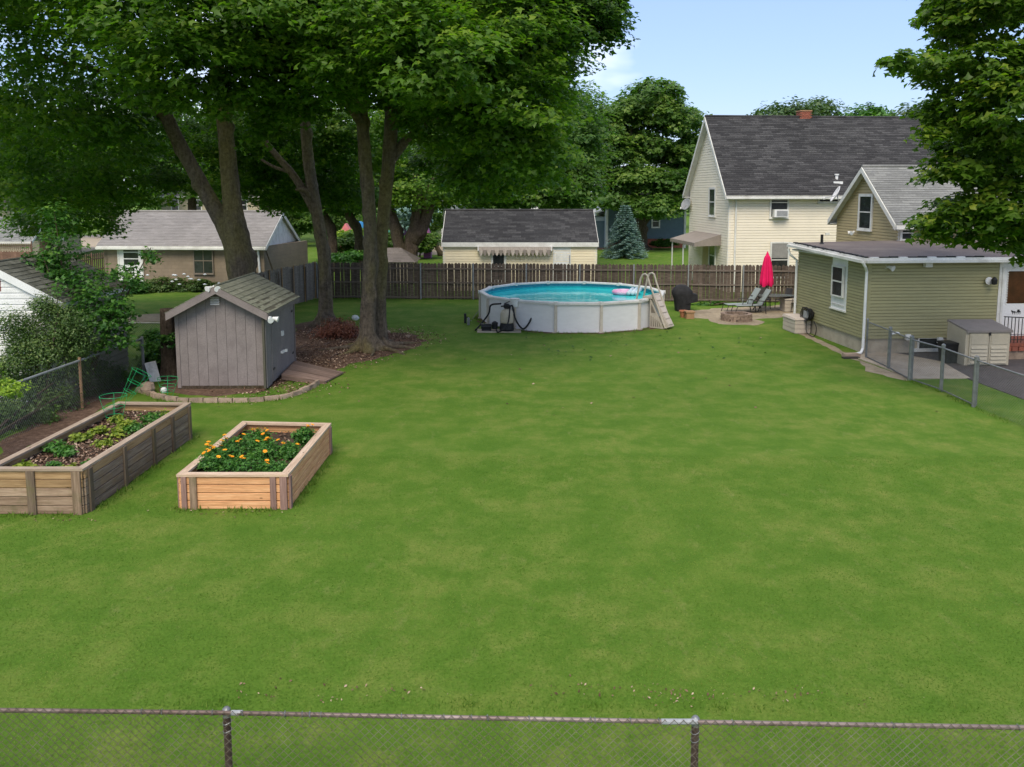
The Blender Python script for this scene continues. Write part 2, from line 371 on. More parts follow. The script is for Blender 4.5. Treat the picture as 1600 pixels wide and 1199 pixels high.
    m['boxlid'] = mat('pinkish_beige_resin', (.56, .48, .41), (.50, .43, .37), 3, .6, .05)
    m['black'] = mat('black_plastic', (.012, .012, .012), (.02, .02, .02), 4, .5, .1)
    m['cover'] = mat('black_fabric_cover', (.012, .012, .013), (.024, .024, .026), 5, .75, .5, bd=.03)
    m['red'] = mat('crimson_canvas', (.68, .006, .10), (.56, .005, .075), 3, .8, .3, stretch=(3, 3, .6))
    m['sling'] = mat('grey_green_sling', (.27, .31, .29), (.22, .25, .24), 5, .7, .1)
    m['frame'] = mat('dark_bronze_frame', (.035, .032, .028), (.05, .045, .04), 5, .45, .05)
    m['tglass'] = mat('frosted_table_glass', (.15, .18, .17), (.12, .145, .14), 2, .1, 0, spec=.6)
    m['terracotta'] = mat('terracotta', (.42, .17, .09), (.36, .14, .075), 5, .85, .15)
    m['clay'] = mat('tan_clay', (.38, .22, .12), None, 5, .85, .15)
    m['pitstone'] = mat('fire_pit_stone', (.27, .20, .155), (.19, .135, .105), 5, .95, .5, rnd=.22, dirt=(.07, .055, .045), dscale=5)
    m['ash'] = mat('ash', (.09, .075, .065), (.16, .14, .12), 6, 1, .5)
    m['edge'] = mat('landscape_edging_stone', (.36, .27, .20), (.26, .19, .145), 4, .95, .5, rnd=.18, dirt=(.12, .10, .07), dscale=4)
    m['cagegreen'] = mat('green_coated_wire', (.012, .30, .10), None, 5, .4, 0)
    m['brick'] = mat('red_brick', (.30, .095, .06), (.22, .075, .05), 9, .9, .3, rnd=.18)
    m['brown_wall'] = None
    m['petal'] = mat('orange_petals', (.85, .27, .01), (.9, .42, .02), 8, .6, .05, rnd=.12)
    m['eye'] = mat('yellow_flower_centre', (.85, .55, .03), None, 8, .8, 0)
    m['pinkv'] = mat('pink_vinyl', (.75, .32, .52), (.8, .6, .7), 2.5, .35, 0)
    m['paleblue'] = mat('pale_vinyl', (.62, .66, .70), (.42, .62, .66), 2.5, .35, 0)
    m['metalgrey'] = mat('dish_grey', (.30, .31, .32), (.25, .255, .26), 4, .5, 0)
    m['blue'] = mat('slate_blue_siding', (.12, .175, .20), (.10, .15, .175), 2, .7, .05)
    m['palebluewall'] = mat('pale_blue_siding', (.42, .47, .50), (.37, .42, .45), 2, .7, .05)
    m['beigewall'] = mat('beige_wall', (.42, .37, .27), (.38, .33, .24), 1, .7, .05)
    m['awning'] = mat('taupe_awning', (.26, .22, .19), (.22, .19, .165), 3, .7, .1)
    m['awncan'] = mat('stained_canvas', (.52, .46, .40), (.36, .30, .26), 5, .8, .1, stretch=(6, 1, 1))
    m['oldwhite'] = mat('peeling_white_boards', (.80, .79, .78), (.68, .66, .64), 3, .8, .3, stretch=(5, 5, .7), rnd=.06, dirt=(.25, .23, .20), dscale=3, damt=.6)
    m['plant_grey'] = mat('grey_weathered_siding', (.34, .32, .27), (.28, .26, .22), 3, .9, .2, rnd=.1)
    m['bark'] = bark_mat('maple_bark', (.08, .064, .048), (.225, .18, .135), (.24, .20, .07), .6)
    m['bark2'] = bark_mat('dark_bark', (.055, .04, .03), (.13, .098, .072), (.10, .09, .04), .5)
    m['leafA'] = leafmat('maple_leaves', (.042, .098, .010), (.100, .195, .018), (.24, .32, .032), .55)
    m['leafB'] = leafmat('maple_leaves_bright', (.048, .112, .012), (.115, .215, .020), (.25, .34, .036), .55)
    m['leafR'] = leafmat('right_maple_leaves', (.046, .104, .012), (.115, .20, .018), (.28, .32, .034), .55)
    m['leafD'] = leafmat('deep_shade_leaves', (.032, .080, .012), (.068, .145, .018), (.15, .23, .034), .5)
    m['leafBG'] = leafmat('background_leaves', (.052, .120, .022), (.112, .20, .036), (.23, .31, .06), .5)
    m['leafFar'] = leafmat('far_tree_leaves', (.045, .09, .035), (.085, .145, .05), (.16, .215, .085))
    m['leafS'] = leafmat('shrub_leaves', (.04, .085, .018), (.095, .16, .04), (.22, .27, .08))
    m['leafSv'] = leafmat('sapling_leaves', (.025, .09, .014), (.062, .165, .022), (.15, .27, .04))
    m['leafY'] = leafmat('lime_leaves', (.12, .22, .02), (.24, .36, .03), (.42, .5, .06))
    m['leafV'] = leafmat('vegetable_leaves', (.10, .17, .02), (.26, .32, .035), (.42, .42, .07))
    m['leafM'] = leafmat('marigold_leaves', (.035, .12, .018), (.075, .20, .03), (.16, .30, .05))
    m['leafRed'] = leafmat('rust_red_shrub', (.13, .04, .025), (.24, .085, .05), (.36, .17, .10), .15)
    m['spruce'] = leafmat('blue_spruce_needles', (.07, .15, .12), (.17, .28, .24), (.36, .48, .44), .1)
    m['blade'] = leafmat('grass_blades', (.064, .142, .014), (.096, .180, .020), (.20, .245, .055), .25, .7, .15)
    m['chip'] = leafmat('wood_chips', (.07, .038, .026), (.20, .12, .08), (.46, .34, .25), 0, .9, .1)
setup_materials()

def brick_wall_mat(name, c1, c2, mortar, bw, bh, ms=.008):
    m, t, b = nodes(name); c = t.nodes.new('ShaderNodeTexCoord').outputs['Object']
    sx = t.nodes.new('ShaderNodeSeparateXYZ'); t.links.new(c, sx.inputs[0]); cb = t.nodes.new('ShaderNodeCombineXYZ')
    t.links.new(sx.outputs[0], cb.inputs[0]); t.links.new(sx.outputs[2], cb.inputs[1])
    br = t.nodes.new('ShaderNodeTexBrick'); br.inputs['Scale'].default_value = 1; br.inputs['Brick Width'].default_value = bw; br.inputs['Row Height'].default_value = bh
    br.inputs['Mortar Size'].default_value = ms; br.inputs['Color1'].default_value = (*c1, 1); br.inputs['Color2'].default_value = (*c2, 1); br.inputs['Mortar'].default_value = (*mortar, 1)
    t.links.new(cb.outputs[0], br.inputs['Vector'])
    n = noise_n(t, c, 1.2, 6, .7); col = mixc(t, 1.0, br.outputs['Color'], ramp(t, n, [(.3, (.82,)*3), (.7, (1.15,)*3)]), 'MULTIPLY')
    t.links.new(col, b.inputs['Base Color']); b.inputs['Roughness'].default_value = .9
    inv = mrange(t, br.outputs['Fac'], 0, 1, 1, 0); bump(t, b, inv, .5, .01); return m
M_['cmu'] = brick_wall_mat('painted_block_wall', (.245, .19, .135), (.225, .175, .125), (.20, .155, .11), .4, .2)

# ------------------------------------------------------------------ foliage
MAPLE = (np.array([(0, -.45, 0), (.5, -.08, -.12), (.2, .06, .03), (0, .62, -.1), (-.2, .06, .03), (-.5, -.08, -.12)]), [(0, 1, 2), (0, 2, 4), (2, 3, 4), (0, 4, 5)])
OVAL = (np.array([(0, -.5, 0), (.3, 0, .06), (0, .5, -.06), (-.3, 0, .06)]), [(0, 1, 2), (0, 2, 3)])
BLADE = (np.array([(-.1, 0, 0), (.1, 0, 0), (.06, 0, .0), (0, .1, 1.0)])[[0, 1, 3]], [(0, 1, 2)])
def unit(n, r=rng):
    v = r.normal(size=(n, 3)); return v/np.linalg.norm(v, axis=1, keepdims=True)
def leaf_mesh(name, P, N, size, tint, shape, material, parent=None, loc=(0, 0, 0), zup=False, smooth=False):
    sv, sf = shape; n = len(P); k = len(sv)
    N = N/np.linalg.norm(N, axis=1, keepdims=True)
    a = unit(n); T = np.cross(N, a); T /= np.linalg.norm(T, axis=1, keepdims=True)+1e-9; B = np.cross(N, T)
    size = np.broadcast_to(np.asarray(size, float), (n,))[:, None, None]
    V = P[:, None, :]+size*(sv[None, :, 0:1]*T[:, None, :]+sv[None, :, 1:2]*B[:, None, :]+sv[None, :, 2:3]*N[:, None, :])
    V = (V-np.array(loc)).reshape(-1, 3).astype(np.float32)
    F = (np.array(sf)[None]+(np.arange(n)*k)[:, None, None]).reshape(-1, 3)
    me = bpy.data.meshes.new(name); me.vertices.add(len(V)); me.vertices.foreach_set('co', V.ravel())
    me.loops.add(F.size); me.loops.foreach_set('vertex_index', F.ravel().astype(np.int32))
    me.polygons.add(len(F)); me.polygons.foreach_set('loop_start', np.arange(0, F.size, 3, dtype=np.int32))
    at_ = me.attributes.new('tint', 'FLOAT', 'POINT'); at_.data.foreach_set('value', np.repeat(np.clip(tint, 0, 1), k).astype(np.float32))
    me.materials.append(material); me.update(calc_edges=True)
    return link(name, me, parent, Matrix.Translation(loc))

def blob_px(px, py, Y, rx, ry, rd):
    c = W(px, py, Y); k = Y/FPX; return (np.array(c), np.array((rx*k, rd, ry*k)))
def crown(name, blobs, n, cr, size, material, parent, loc, shape=MAPLE, flat=.42, inner=.18, shell=.72, droop=.3, tintbias=0.0, normal_up=.9, zcut=None):
    area = np.array([(r[0]*r[1]+r[0]*r[2]+r[1]*r[2]) for c, r in blobs]); area /= area.sum()
    Ps, Ns, Ts = [], [], []
    for (c, r), a in zip(blobs, area):
        nb = int(n*a*(1-inner)); K = max(6, int(3.2*(r[0]*r[1]+r[0]*r[2]+r[1]*r[2])/(cr*cr)))
        d = unit(K); cc = c+r*d*rng.uniform(shell, 1.0, (K, 1)); cs = cr*rng.uniform(.55, 1.35, K); ct = rng.normal(0, .12, K)
        idx = rng.integers(0, K, nb)
        g = unit(nb)*rng.random((nb, 1))**.4
        off = g*np.array((1, 1, flat))*cs[idx][:, None]
        hd = (off[:, 0]**2+off[:, 1]**2)/cs[idx]
        P = cc[idx]+off; P[:, 2] -= droop*hd
        O = d[idx]
        N = np.array((0, 0, 1.0))*normal_up+O*.45+unit(nb)*.5
        Ps.append(P); Ns.append(N)
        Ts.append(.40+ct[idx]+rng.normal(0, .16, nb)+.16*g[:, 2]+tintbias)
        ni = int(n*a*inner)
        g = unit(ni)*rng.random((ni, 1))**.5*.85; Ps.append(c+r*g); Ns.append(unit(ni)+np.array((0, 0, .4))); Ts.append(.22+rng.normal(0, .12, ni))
    P = np.concatenate(Ps); N = np.concatenate(Ns); T = np.concatenate(Ts)
    if zcut: 
        keep = zcut(P); P, N, T = P[keep], N[keep], T[keep]
    s = size*rng.uniform(.65, 1.25, len(P))
    return leaf_mesh(name, P, N, s, T, shape, material, parent, tuple(loc))

def smooth_path(pts, rad, sub=5):
    P = [Vector(p) for p in pts]; P = [P[0]*2-P[1]]+P+[P[-1]*2-P[-2]]; rr = [rad[0]]+list(rad)+[rad[-1]]
    o, q = [], []
    for i in range(1, len(P)-2):
        for s in range(sub):
            t = s/sub; a, b, c, d = P[i-1:i+3]
            o.append(.5*((2*b)+(c-a)*t+(2*a-5*b+4*c-d)*t*t+(3*b-a-3*c+d)*t*t*t)); q.append(rr[i]*(1-t)+rr[i+1]*t)
    o.append(P[-2]); q.append(rr[-2]); return o, q
def limb(mb, pts, rad, n=12, wob=.06, flare=0, seed=0):
    big = max(rad) > .2; n = 26 if big else n
    p, r = smooth_path(pts, rad, 14 if big else 5); s0 = len(mb.v); mb.tube(p, r, n)
    for i in range(len(p)):
        for k in range(n):
            j = s0+i*n+k; v = Vector(mb.v[j]); c = p[i]; d = v-c; a = k*2*math.pi/n
            f = 1+wob*2*mnoise.noise(Vector((d.x*3+seed, d.y*3, c.z*.9)))+wob*math.sin(a*3+seed+c.z*.5)
            if big:
                f += .10*mnoise.noise(Vector((math.cos(a)*4.5+seed, math.sin(a)*4.5, c.z*1.1)))+.05*mnoise.noise(Vector((math.cos(a)*9, math.sin(a)*9+seed, c.z*5)))
                kn = mnoise.noise(Vector((math.cos(a)*1.3+seed*3, math.sin(a)*1.3, c.z*1.5))); f += max(0, kn-.34)*1.1
            if flare and c.z < flare:
                q = (1-c.z/flare)**2; f += q*(.75+.55*math.sin(a*5+seed))
            mb.v[j] = tuple(c+d*f)

# ================================================================== SETTING: ground
def poly_sheet(name, pts, z, material, jit=.08, step=.3, kind='structure', label=None):
    """flat sheet with a slightly ragged outline"""
    o_ = []; n = len(pts)
    for i in range(n):
        a = Vector(pts[i][:2]); b = Vector(pts[(i+1) % n][:2]); k = max(1, int((b-a).length/step))
        for s in range(k):
            p = a.lerp(b, s/k); q = mnoise.noise_vector(Vector((p.x*1.7, p.y*1.7, 3)))
            o_.append((p.x+q.x*jit*2+random.uniform(-jit, jit)*.5, p.y+q.y*jit*2+random.uniform(-jit, jit)*.5, z))
    b = MB(); b.add(o_, [tuple(range(len(o_)))]); ob = b.obj(name, material); tag(ob, label, None, None, kind); return ob
b = MB(); b.add([(-600, -60, 0), (600, -60, 0), (600, 900, 0), (-600, 900, 0)], [(0, 1, 2, 3)])
tag(b.obj('ground', M_['lawn']), kind='structure')
poly_sheet('mulch_ground', [G(430, 560), G(468, 505), G(520, 497), G(585, 520), G(640, 520), G(662, 532), G(640, 546), G(600, 560), G(560, 566), G(520, 580), G(455, 590), G(415, 612), G(330, 620), G(245, 612), G(262, 596)], .004, M_['mulch'], .16)
poly_sheet('patio_dirt', [G(1064, 487), G(1075, 497), G(1105, 499), G(1122, 507), G(1178, 509), G(1200, 504), G(1180, 499), G(1222, 497), G(1245, 492), G(1245, 476), G(1140, 481)], .004, M_['dirt'], .12)
poly_sheet('dirt_strip', [G(1228, 508), G(1262, 521), G(1335, 558), G(1350, 566), G(1330, 562), G(1258, 526), G(1226, 514)], .004, M_['dirt'], .05)
poly_sheet('worn_ground', [G(1345, 563), G(1352, 580), G(1418, 596), G(1420, 588), G(1375, 575)], .005, M_['dirt'], .07)
b = MB(); b.slab([G(1338, 560), G(1385, 577), G(1424, 593), G(1516, 592), G(1470, 566), G(1400, 553), G(1345, 550)], -.05, .03)
tag(b.obj('concrete_path', M_['concrete']), kind='structure')
b = MB(); b.slab([G(1440, 562), G(1516, 594), G(1640, 640), (24, 20.5, 0), (24, 29.5, 0), (12.5, 29.5, 0)], -.05, .018)
tag(b.obj('driveway', M_['asphalt']), kind='structure')
poly_sheet('far_driveway', [G(95, 372), G(160, 366), G(172, 384), G(115, 400)], .006, M_['concrete'], .1, 2)
poly_sheet('far_garden_soil', [G(515, 392), G(570, 390), G(575, 405), G(505, 408)], .006, M_['soil'], .15, 1)
poly_sheet('far_mulch_ground', [G(640, 392), G(692, 372), G(700, 378), G(690, 398), G(650, 400)], .006, M_['dirt'], .15, 1)
poly_sheet('far_flowerbed_soil', [G(925, 391), G(935, 383), G(1060, 381), G(1060, 384), G(1000, 388)], .006, M_['mulch'], .15, 1.5)
poly_sheet('left_bare_ground', [G(0, 720), G(125, 660), G(215, 602), G(196, 596), G(100, 636), G(0, 690)], .004, M_['mulch'], .08)
poly_sheet('neighbour_dirt', [G(200, 505), G(258, 503), G(258, 490), G(205, 493)], .004, M_['dirt'], .1)

# ---- grass blades over the lawn (uncountable): short and slightly uneven
def scatter_blades(name, n, X0, X1, Y0, Y1, size, keep=None, bias=1.6, tint=.0, wide=1.0):
    Y = Y0+(Y1-Y0)*rng.random(n)**bias; X = (X0+(X1-X0)*rng.random(n))*(.45+.55*(Y/Y1)); P = np.stack([X, Y, np.zeros(n)+.001], 1)
    if keep: P = P[keep(P)]
    N = np.array((0, 0, .7))+rng.normal(0, 1.0, (len(P), 3))*np.array((1, 1, 0)); m = len(P)
    cl = .5+.28*np.sin(P[:, 0]*1.3+np.sin(P[:, 1]*.9)*2)*np.sin(P[:, 1]*1.1+P[:, 0]*.35)
    o = leaf_mesh(name, P, N, size*rng.uniform(.5, 1.3, m), cl+rng.normal(0, .2, m)+tint, (BLADE[0]*np.array((wide, 1, 1)), BLADE[1]), M_['blade'])
    return o
beds_quads = []
def keep_lawn(P):
    k = np.ones(len(P), bool)
    for q in beds_quads:
        inside = np.ones(len(P), bool)
        for i in range(4):
            a, b_ = q[i], q[(i+1) % 4]; inside &= ((b_[0]-a[0])*(P[:, 1]-a[1])-(b_[1]-a[1])*(P[:, 0]-a[0])) > 0
        k &= ~inside
    return k

# ================================================================== BUILDING PARTS
def wall(parent, O, ang, L, z0, z1, material, course=.11, gable=None, separate=False, name='wall', board='siding_board', depth=.12, proud=.042):
    M = frame((O[0], O[1], 0), ang); b = MB()
    poly = [(0, z0), (L, z0), (L, z1)]+([(gable[0], gable[1])] if gable else [])+[(0, z1)]
    b.prism(poly, 0, depth, 0)
    def lim(z):
        if not gable or z <= z1: return 0, L
        f = (z-z1)/(gable[1]-z1); return gable[0]*f, L+(gable[0]-L)*f
    zt = gable[1]-.03 if gable else z1; z = z0; rows = []
    while z < zt-.01:
        zz = min(z+course, zt); a, c = lim(z); a2, c2 = lim(zz)
        f_ = .72; am, cm_, zm_ = a+(a2-a)*f_, c+(c2-c)*f_, z+(zz-z)*f_; rows.append((([(a, -proud, z), (c, -proud, z), (cm_, -proud*.86, zm_), (am, -proud*.86, zm_), (c2, -.003, zz+.004), (a2, -.003, zz+.004), (c2, .003, zz+.004), (a2, .003, zz+.004), (c, .003, z), (a, .003, z)]), [(0, 1, 2, 3), (3, 2, 4, 5), (5, 4, 6, 7), (7, 6, 8, 9), (9, 8, 1, 0), (0, 3, 5, 7, 9), (1, 8, 6, 4, 2)])); z = zz
    if not separate:
        for r in rows: b.add(r[0], r[1], 1)
    w_ = b.obj(name, [M_['shadow'], material], parent, M)
    if separate:
        for r in rows: MB().add(r[0], r[1]).obj(board, material, w_, M)
    return w_
def window(parent, O, ang, rect, px=True, mullion=None, casing=.09, blind=False, name='window', frame_mat='trim', sill=True, ac=False):
    if px:
        s0, z1 = onwall(rect[0], rect[1], O, ang); s1, z0 = onwall(rect[2], rect[3], O, ang)
    else: s0, s1, z0, z1 = rect
    M = frame((O[0], O[1], 0), ang) @ Matrix.Translation((0, -.038, 0)); c = casing; b = MB()
    b.box(s0, s0+c, -.06, .01, z0, z1); b.box(s1-c, s1, -.06, .01, z0, z1); b.box(s0+c, s1-c, -.062, .01, z1-c, z1); b.box(s0+c, s1-c, -.058, .01, z0, z0+c*.8)
    zm = (z0+z1)/2; b.box(s0+c, s1-c, -.05, .01, zm-.025, zm+.025)
    for k in (mullion or []): b.box(s0+c+(s1-s0-2*c)*k-.015, s0+c+(s1-s0-2*c)*k+.015, -.045, .01, z0+c*.8, z1-c)
    f = b.obj(name, M_[frame_mat], parent, M)
    for a, d in ((z0+c*.8, zm-.025), (zm+.025, z1-c)):
        MB().box(s0+c, s1-c, -.032 if a < zm-.03 else -.04, .008, a, d).obj('pane', M_['glass'], f, M)
    if blind: MB().box(s0+c+.01, s1-c-.01, -.0415, -.0395, zm+.1, z1-c-.005).obj('blind', M_['curtain'], f, M)
    if sill: MB().box(s0-.02, s1+.02, -.09, .0, z0-.04, z0-.001).obj('sill', M_[frame_mat], f, M)
    return f, (s0, s1, z0, z1), M
def slope(b, x0, x1, yA, zA, yB, zB, t, row, mi=0, dm=1):
    e = Vector((0, yB-yA, zB-zA)); Ls = e.length; e /= Ls; n = Vector((0, -e.z, e.y)) if e.y > 0 else Vector((0, e.z, -e.y))
    A = Vector((0, yA, zA))
    def hx(u0, u1, o0b, o1b, o0t, o1t, m_):
        pts = []
        for u, ob, ot in ((u0, o0b, o0t), (u1, o1b, o1t)):
            pts.append((A+e*u+n*ob, A+e*u+n*ot))
        b.hexa([(x0, *pts[0][0][1:]), (x1, *pts[0][0][1:]), (x1, *pts[1][0][1:]), (x0, *pts[1][0][1:]), (x0, *pts[0][1][1:]), (x1, *pts[0][1][1:]), (x1, *pts[1][1][1:]), (x0, *pts[1][1][1:])], m_)
    hx(0, Ls, 0, 0, t, t, dm)
    u = 0
    while u < Ls-.01:
        u1 = min(u+row, Ls); hx(u-.01 if u else 0, u1, t-.001, t-.001, t+.02, t+.004, mi); u = u1
def gable_roof(parent, O, ang, L, D, ze, zr, ohx, ohy, material, thick=.1, row=.14, trim='trim', gutter=True, rows=True):
    M = frame((O[0], O[1], 0), ang); tn = (zr-ze)/(D/2); b = MB(); zA = ze-ohy*tn
    slope(b, -ohx, L+ohx, -ohy, zA, D/2, zr, thick, row if rows else 99); slope(b, -ohx, L+ohx, D+ohy, zA, D/2, zr, thick, row if rows else 99)
    b.tube([(-ohx, D/2, zr+thick+.03), (L+ohx, D/2, zr+thick+.03)], .07, 6)
    r = b.obj('roof', [material, M_[trim]], parent, M)
    for x in (-ohx, L+ohx):
        for s in (0, 1):
            y0 = -ohy if s == 0 else D+ohy; sg = -1 if x < 0 else 1
            a, c = (x, x+sg*.03)
            lo, hi = min(a, c), max(a, c)
            MB().hexa([(lo, y0, zA-.14), (hi, y0, zA-.14), (hi, D/2, zr-.14), (lo, D/2, zr-.14), (lo, y0, zA+thick-.01), (hi, y0, zA+thick-.01), (hi, D/2, zr+thick-.01), (lo, D/2, zr+thick-.01)]).obj('rake_board', M_[trim], parent, M)
    for s in (0, 1):
        y0, y1 = (-ohy-.03, -ohy) if s == 0 else (D+ohy, D+ohy+.03)
        MB().box(-ohx, L+ohx, y0, y1, zA-.14, zA+thick*.6).obj('fascia', M_[trim], parent, M)
        sa, sb = sorted((0 if s == 0 else D, -ohy if s == 0 else D+ohy))
        MB().box(-ohx+.02, L+ohx-.02, sa, sb, zA-.10, zA-.07).obj('soffit', M_[trim], parent, M)
    if gutter:
        g = MB(); g.box(-ohx-.02, L+ohx+.02, -ohy-.14, -ohy-.03, zA-.10, zA+.02); g.obj('gutter', M_[trim], parent, M)
    return r
def pipe(parent, pts, r, m, name='downspout', n=8): return MB().tube(pts, r, n).obj(name, m, parent)
U = lambda a: Vector((math.cos(a), math.sin(a), 0)); V = lambda a: Vector((-math.sin(a), math.cos(a), 0))

# ================================================================== TWO-STOREY CREAM HOUSE
TH = R(4.75)
P0 = W(1137, 400, 46.0); P0.z = 0; D_ = 7.2; L_ = 12.0; ZE, ZR = 5.62, 9.55
house = thing('house', 'tall pale cream two-storey house with charcoal roof behind the fence', 'house', P0, TH)
WA = TH-math.pi/2; WO = P0+V(TH)*D_      # west wall runs from the far corner to the near corner
wall(house, P0, TH, L_, 0, ZE, M_['cream2'], .145)
wall(house, WO, WA, D_, 0, ZE, M_['cream2'], .145, gable=(D_/2, ZR))
MB().box(0, L_, D_-.12, D_, 0, ZE).obj('wall', M_['cream2'], house, frame(P0, TH))
MB().prism([(0, 0), (D_, 0), (D_, ZE), (D_/2, ZR), (0, ZE)], 0, .12).obj('wall', M_['cream2'], house, frame(P0+U(TH)*L_, TH+math.pi/2))
gable_roof(house, P0, TH, L_, D_, ZE, ZR, .35, .45, M_['asph_roof'], .12, .14)
for q in (P0, ):
    MB().box(-.03, .12, -.03, .1, 0, ZE).obj('corner_board', M_['trim'], house, frame(q, TH))
MB().box(-.03, .1, -.03, .12, 0, ZE).obj('corner_board', M_['trim'], house, frame(WO, WA))
f, r_, Mw = window(house, P0, TH, (1203, 292, 1231, 341), blind=True)
s0, s1, z0, z1 = r_
ac = MB(); ac.box(s0+.15, s1-.15, -.38, -.03, z0+.06, z0+.47); aco = ac.obj('air_conditioner', M_['white'], f, Mw)
MB().box(s0+.27, s1-.2, -.39, -.375, z0+.11, z0+.40).obj('vent_grille', M_['metalgrey'], f, Mw)
window(house, P0, TH, (1203, 378, 1231, 434), blind=True); window(house, P0, TH, (1278, 291, 1312, 317))
window(house, WO, WA, (1110, 293, 1119, 339), casing=.12); window(house, WO, WA, (1110, 374, 1119, 425), casing=.12)
s0, z1 = onwall(1099, 384, WO, WA); s1, _ = onwall(1108, 384, WO, WA)
MB().box(s0, s1, -.05, 0, .1, 2.3).obj('side_door', M_['tan'], house, frame(WO, WA))
pipe(house, [P0+U(TH)*.35-V(TH)*.45+Vector((0, 0, 5.3)), P0+U(TH)*.35-V(TH)*.1+Vector((0, 0, 5.0)), P0+U(TH)*.35-V(TH)*.1+Vector((0, 0, 0))], .05, M_['trim'])
# awning over the side door
Mw = frame(WO, WA); aw = MB(); a0, _ = onwall(1078, 384, WO, WA); a0 = 1.2; a1 = D_-1.1
aw.hexa([(a0, -1.5, 2.55), (a1, -1.5, 2.55), (a1, 0, 3.0), (a0, 0, 3.0), (a0, -1.5, 2.6), (a1, -1.5, 2.6), (a1, 0, 3.06), (a0, 0, 3.06)])
for i in range(14):
    x = a0+(a1-a0)*i/13; aw.box(x-.03, x+.03, -1.54, -1.5, 2.38, 2.6)
aw.hexa([(a1, -1.5, 2.40), (a1+.03, -1.5, 2.40), (a1+.03, 0, 2.45), (a1, 0, 2.45), (a1, -1.5, 2.62), (a1+.03, -1.5, 2.62), (a1+.03, 0, 3.08), (a1, 0, 3.08)])
aw.box(a0, a1, -1.53, -1.5, 2.42, 2.6)
awo = aw.obj('door_awning', M_['awning'], house, Mw)
for x in (a0+.1, (a0+a1)/2): MB().box(x-.03, x+.03, -1.47, -1.41, 0, 2.55).obj('post', M_['white'], awo, Mw)
MB().box(.02, .2, -.0, .02, 0, .01)
# chimney of single bricks courses
cb_ = P0+U(TH)*5.55+V(TH)*3.75
chm = MB().box(-.31, .31, -.3, .3, 8.9, 10.0).obj('chimney', M_['shadow'], house, frame(cb_, TH))
bk = MB().box(-.1, .1, -.012, .04, -.033, .033).mesh('brick', M_['brick'])
for r in range(6):
    for c in range(3):
        x = -.21+c*.21+(.05 if r % 2 else -.05)
        link('brick', bk, chm, frame(cb_, TH) @ Matrix.Translation((x, -.30, 9.60+r*.075)))
for r in range(6):
    for c in range(3): link('brick', bk, chm, frame(cb_, TH) @ Matrix.Translation((-.31, -.2+c*.2, 9.60+r*.075)) @ Matrix.Rotation(-math.pi/2, 4, 'Z'))
MB().box(-.35, .35, -.34, .34, 10.0, 10.06).obj('chimney_cap', M_['clay'], chm, frame(cb_, TH))
vp = P0+U(TH)*6.05+V(TH)*.3
vz = ZE+(.3)*(ZR-ZE)/(D_/2)+.15
MB().lathe([(.08, -.1), (.08, .2), (.12, .2), (.12, .27)], (0, 0, 0), 10).obj('roof_vent', M_['white'], house, frame((vp.x, vp.y, vz)))
MB().box(-.25, .25, -.28, .1, -.26, -.12).obj('vent_flashing', M_['white'], house, frame((vp.x, vp.y, vz-.02)) @ Matrix.Rotation(R(0), 4, 'X'))
def dish(name, label, loc, yaw, pitch, dia, matn, arm=.4):
    t = thing(name, label, 'satellite dish', loc)
    M = frame(loc, yaw) @ Matrix.Rotation(pitch, 4, 'Y'); b = MB(); prof = [(dia/2*k/6, .12*dia*(k/6)**2) for k in range(1, 7)]
    b.lathe(prof+[(dia/2-.01, .12*dia+.02)]+[(dia/2*k/6, .12*dia*(k/6)**2+.015) for k in range(5, 0, -1)], (0, 0, 0), 20)
    b.obj('reflector', M_[matn], t, M, True)
    MB().tube([M @ Vector((0, 0, -.02)), M @ Vector((dia*.5, 0, dia*.55))], .018, 6).obj('feed_arm', M_['metalgrey'], t)
    e = M @ Vector((dia*.5, 0, dia*.55)); MB().lathe([(.04, -.05), (.05, .03), (.02, .07)], e, 8).obj('receiver', M_['white'], t)
    MB().tube([M @ Vector((0, 0, 0)), Vector(loc)+Vector((.1, .05, -.3)), Vector(loc)+Vector((arm, .1, -.4))], .025, 6).obj('mount', M_['metalgrey'], t); return t
dish('satellite_dish', 'grey satellite dish on the far left edge of the cream two-storey house', tuple(W(1073, 320, 53.0)), R(215), R(70), .75, 'metalgrey', .35)

# ================================================================== CREAM GARAGE BEHIND THE FENCE
g0 = W(693, 400, 46.6); g1 = W(932, 400, 46.6); g0.z = g1.z = 0; GL = (g1-g0).length
gar = thing('garage', 'long low cream garage with charcoal roof and a stained awning', 'garage', g0)
wall(gar, g0, 0, GL, 0, 2.62, M_['cream'], .145)
for o_, a_, l_ in ((g0+Vector((0, 6, 0)), -math.pi/2, 6), (g1, math.pi/2, 6)): wall(gar, o_, a_, l_, 0, 2.62, M_['cream'], .145, gable=(3, 4.2))
MB().box(0, GL, 5.9, 6, 0, 2.62).obj('wall', M_['cream'], gar, frame(g0))
gable_roof(gar, g0, 0, GL, 6, 2.62, 4.22, .08, .12, M_['asph_roof'], .1, .14, gutter=False)
MB().box(-.08, GL+.08, -.19, -.155, 2.42, 2.66).obj('fascia', M_['trim'], gar, frame(g0))
for x in (-.02, GL-.1): MB().box(x, x+.12, -.035, .05, 0, 2.5).obj('corner_board', M_['trim'], gar, frame(g0))
window(gar, g0, 0, (767, 392, 791, 440), casing=.12)
s0, z1 = onwall(864, 387, g0, 0); s1, _ = onwall(892, 387, g0, 0)
dr = MB(); dr.box(s0+.08, s1-.08, -.04, 0, .02, z1-.06); do = dr.obj('door', M_['white'], gar, frame(g0))
b = MB(); b.box(s0, s0+.08, -.06, 0, .02, z1); b.box(s1-.08, s1, -.06, 0, .02, z1); b.box(s0, s1, -.062, 0, z1-.06, z1+.02); b.obj('door_frame', M_['trim'], do, frame(g0))
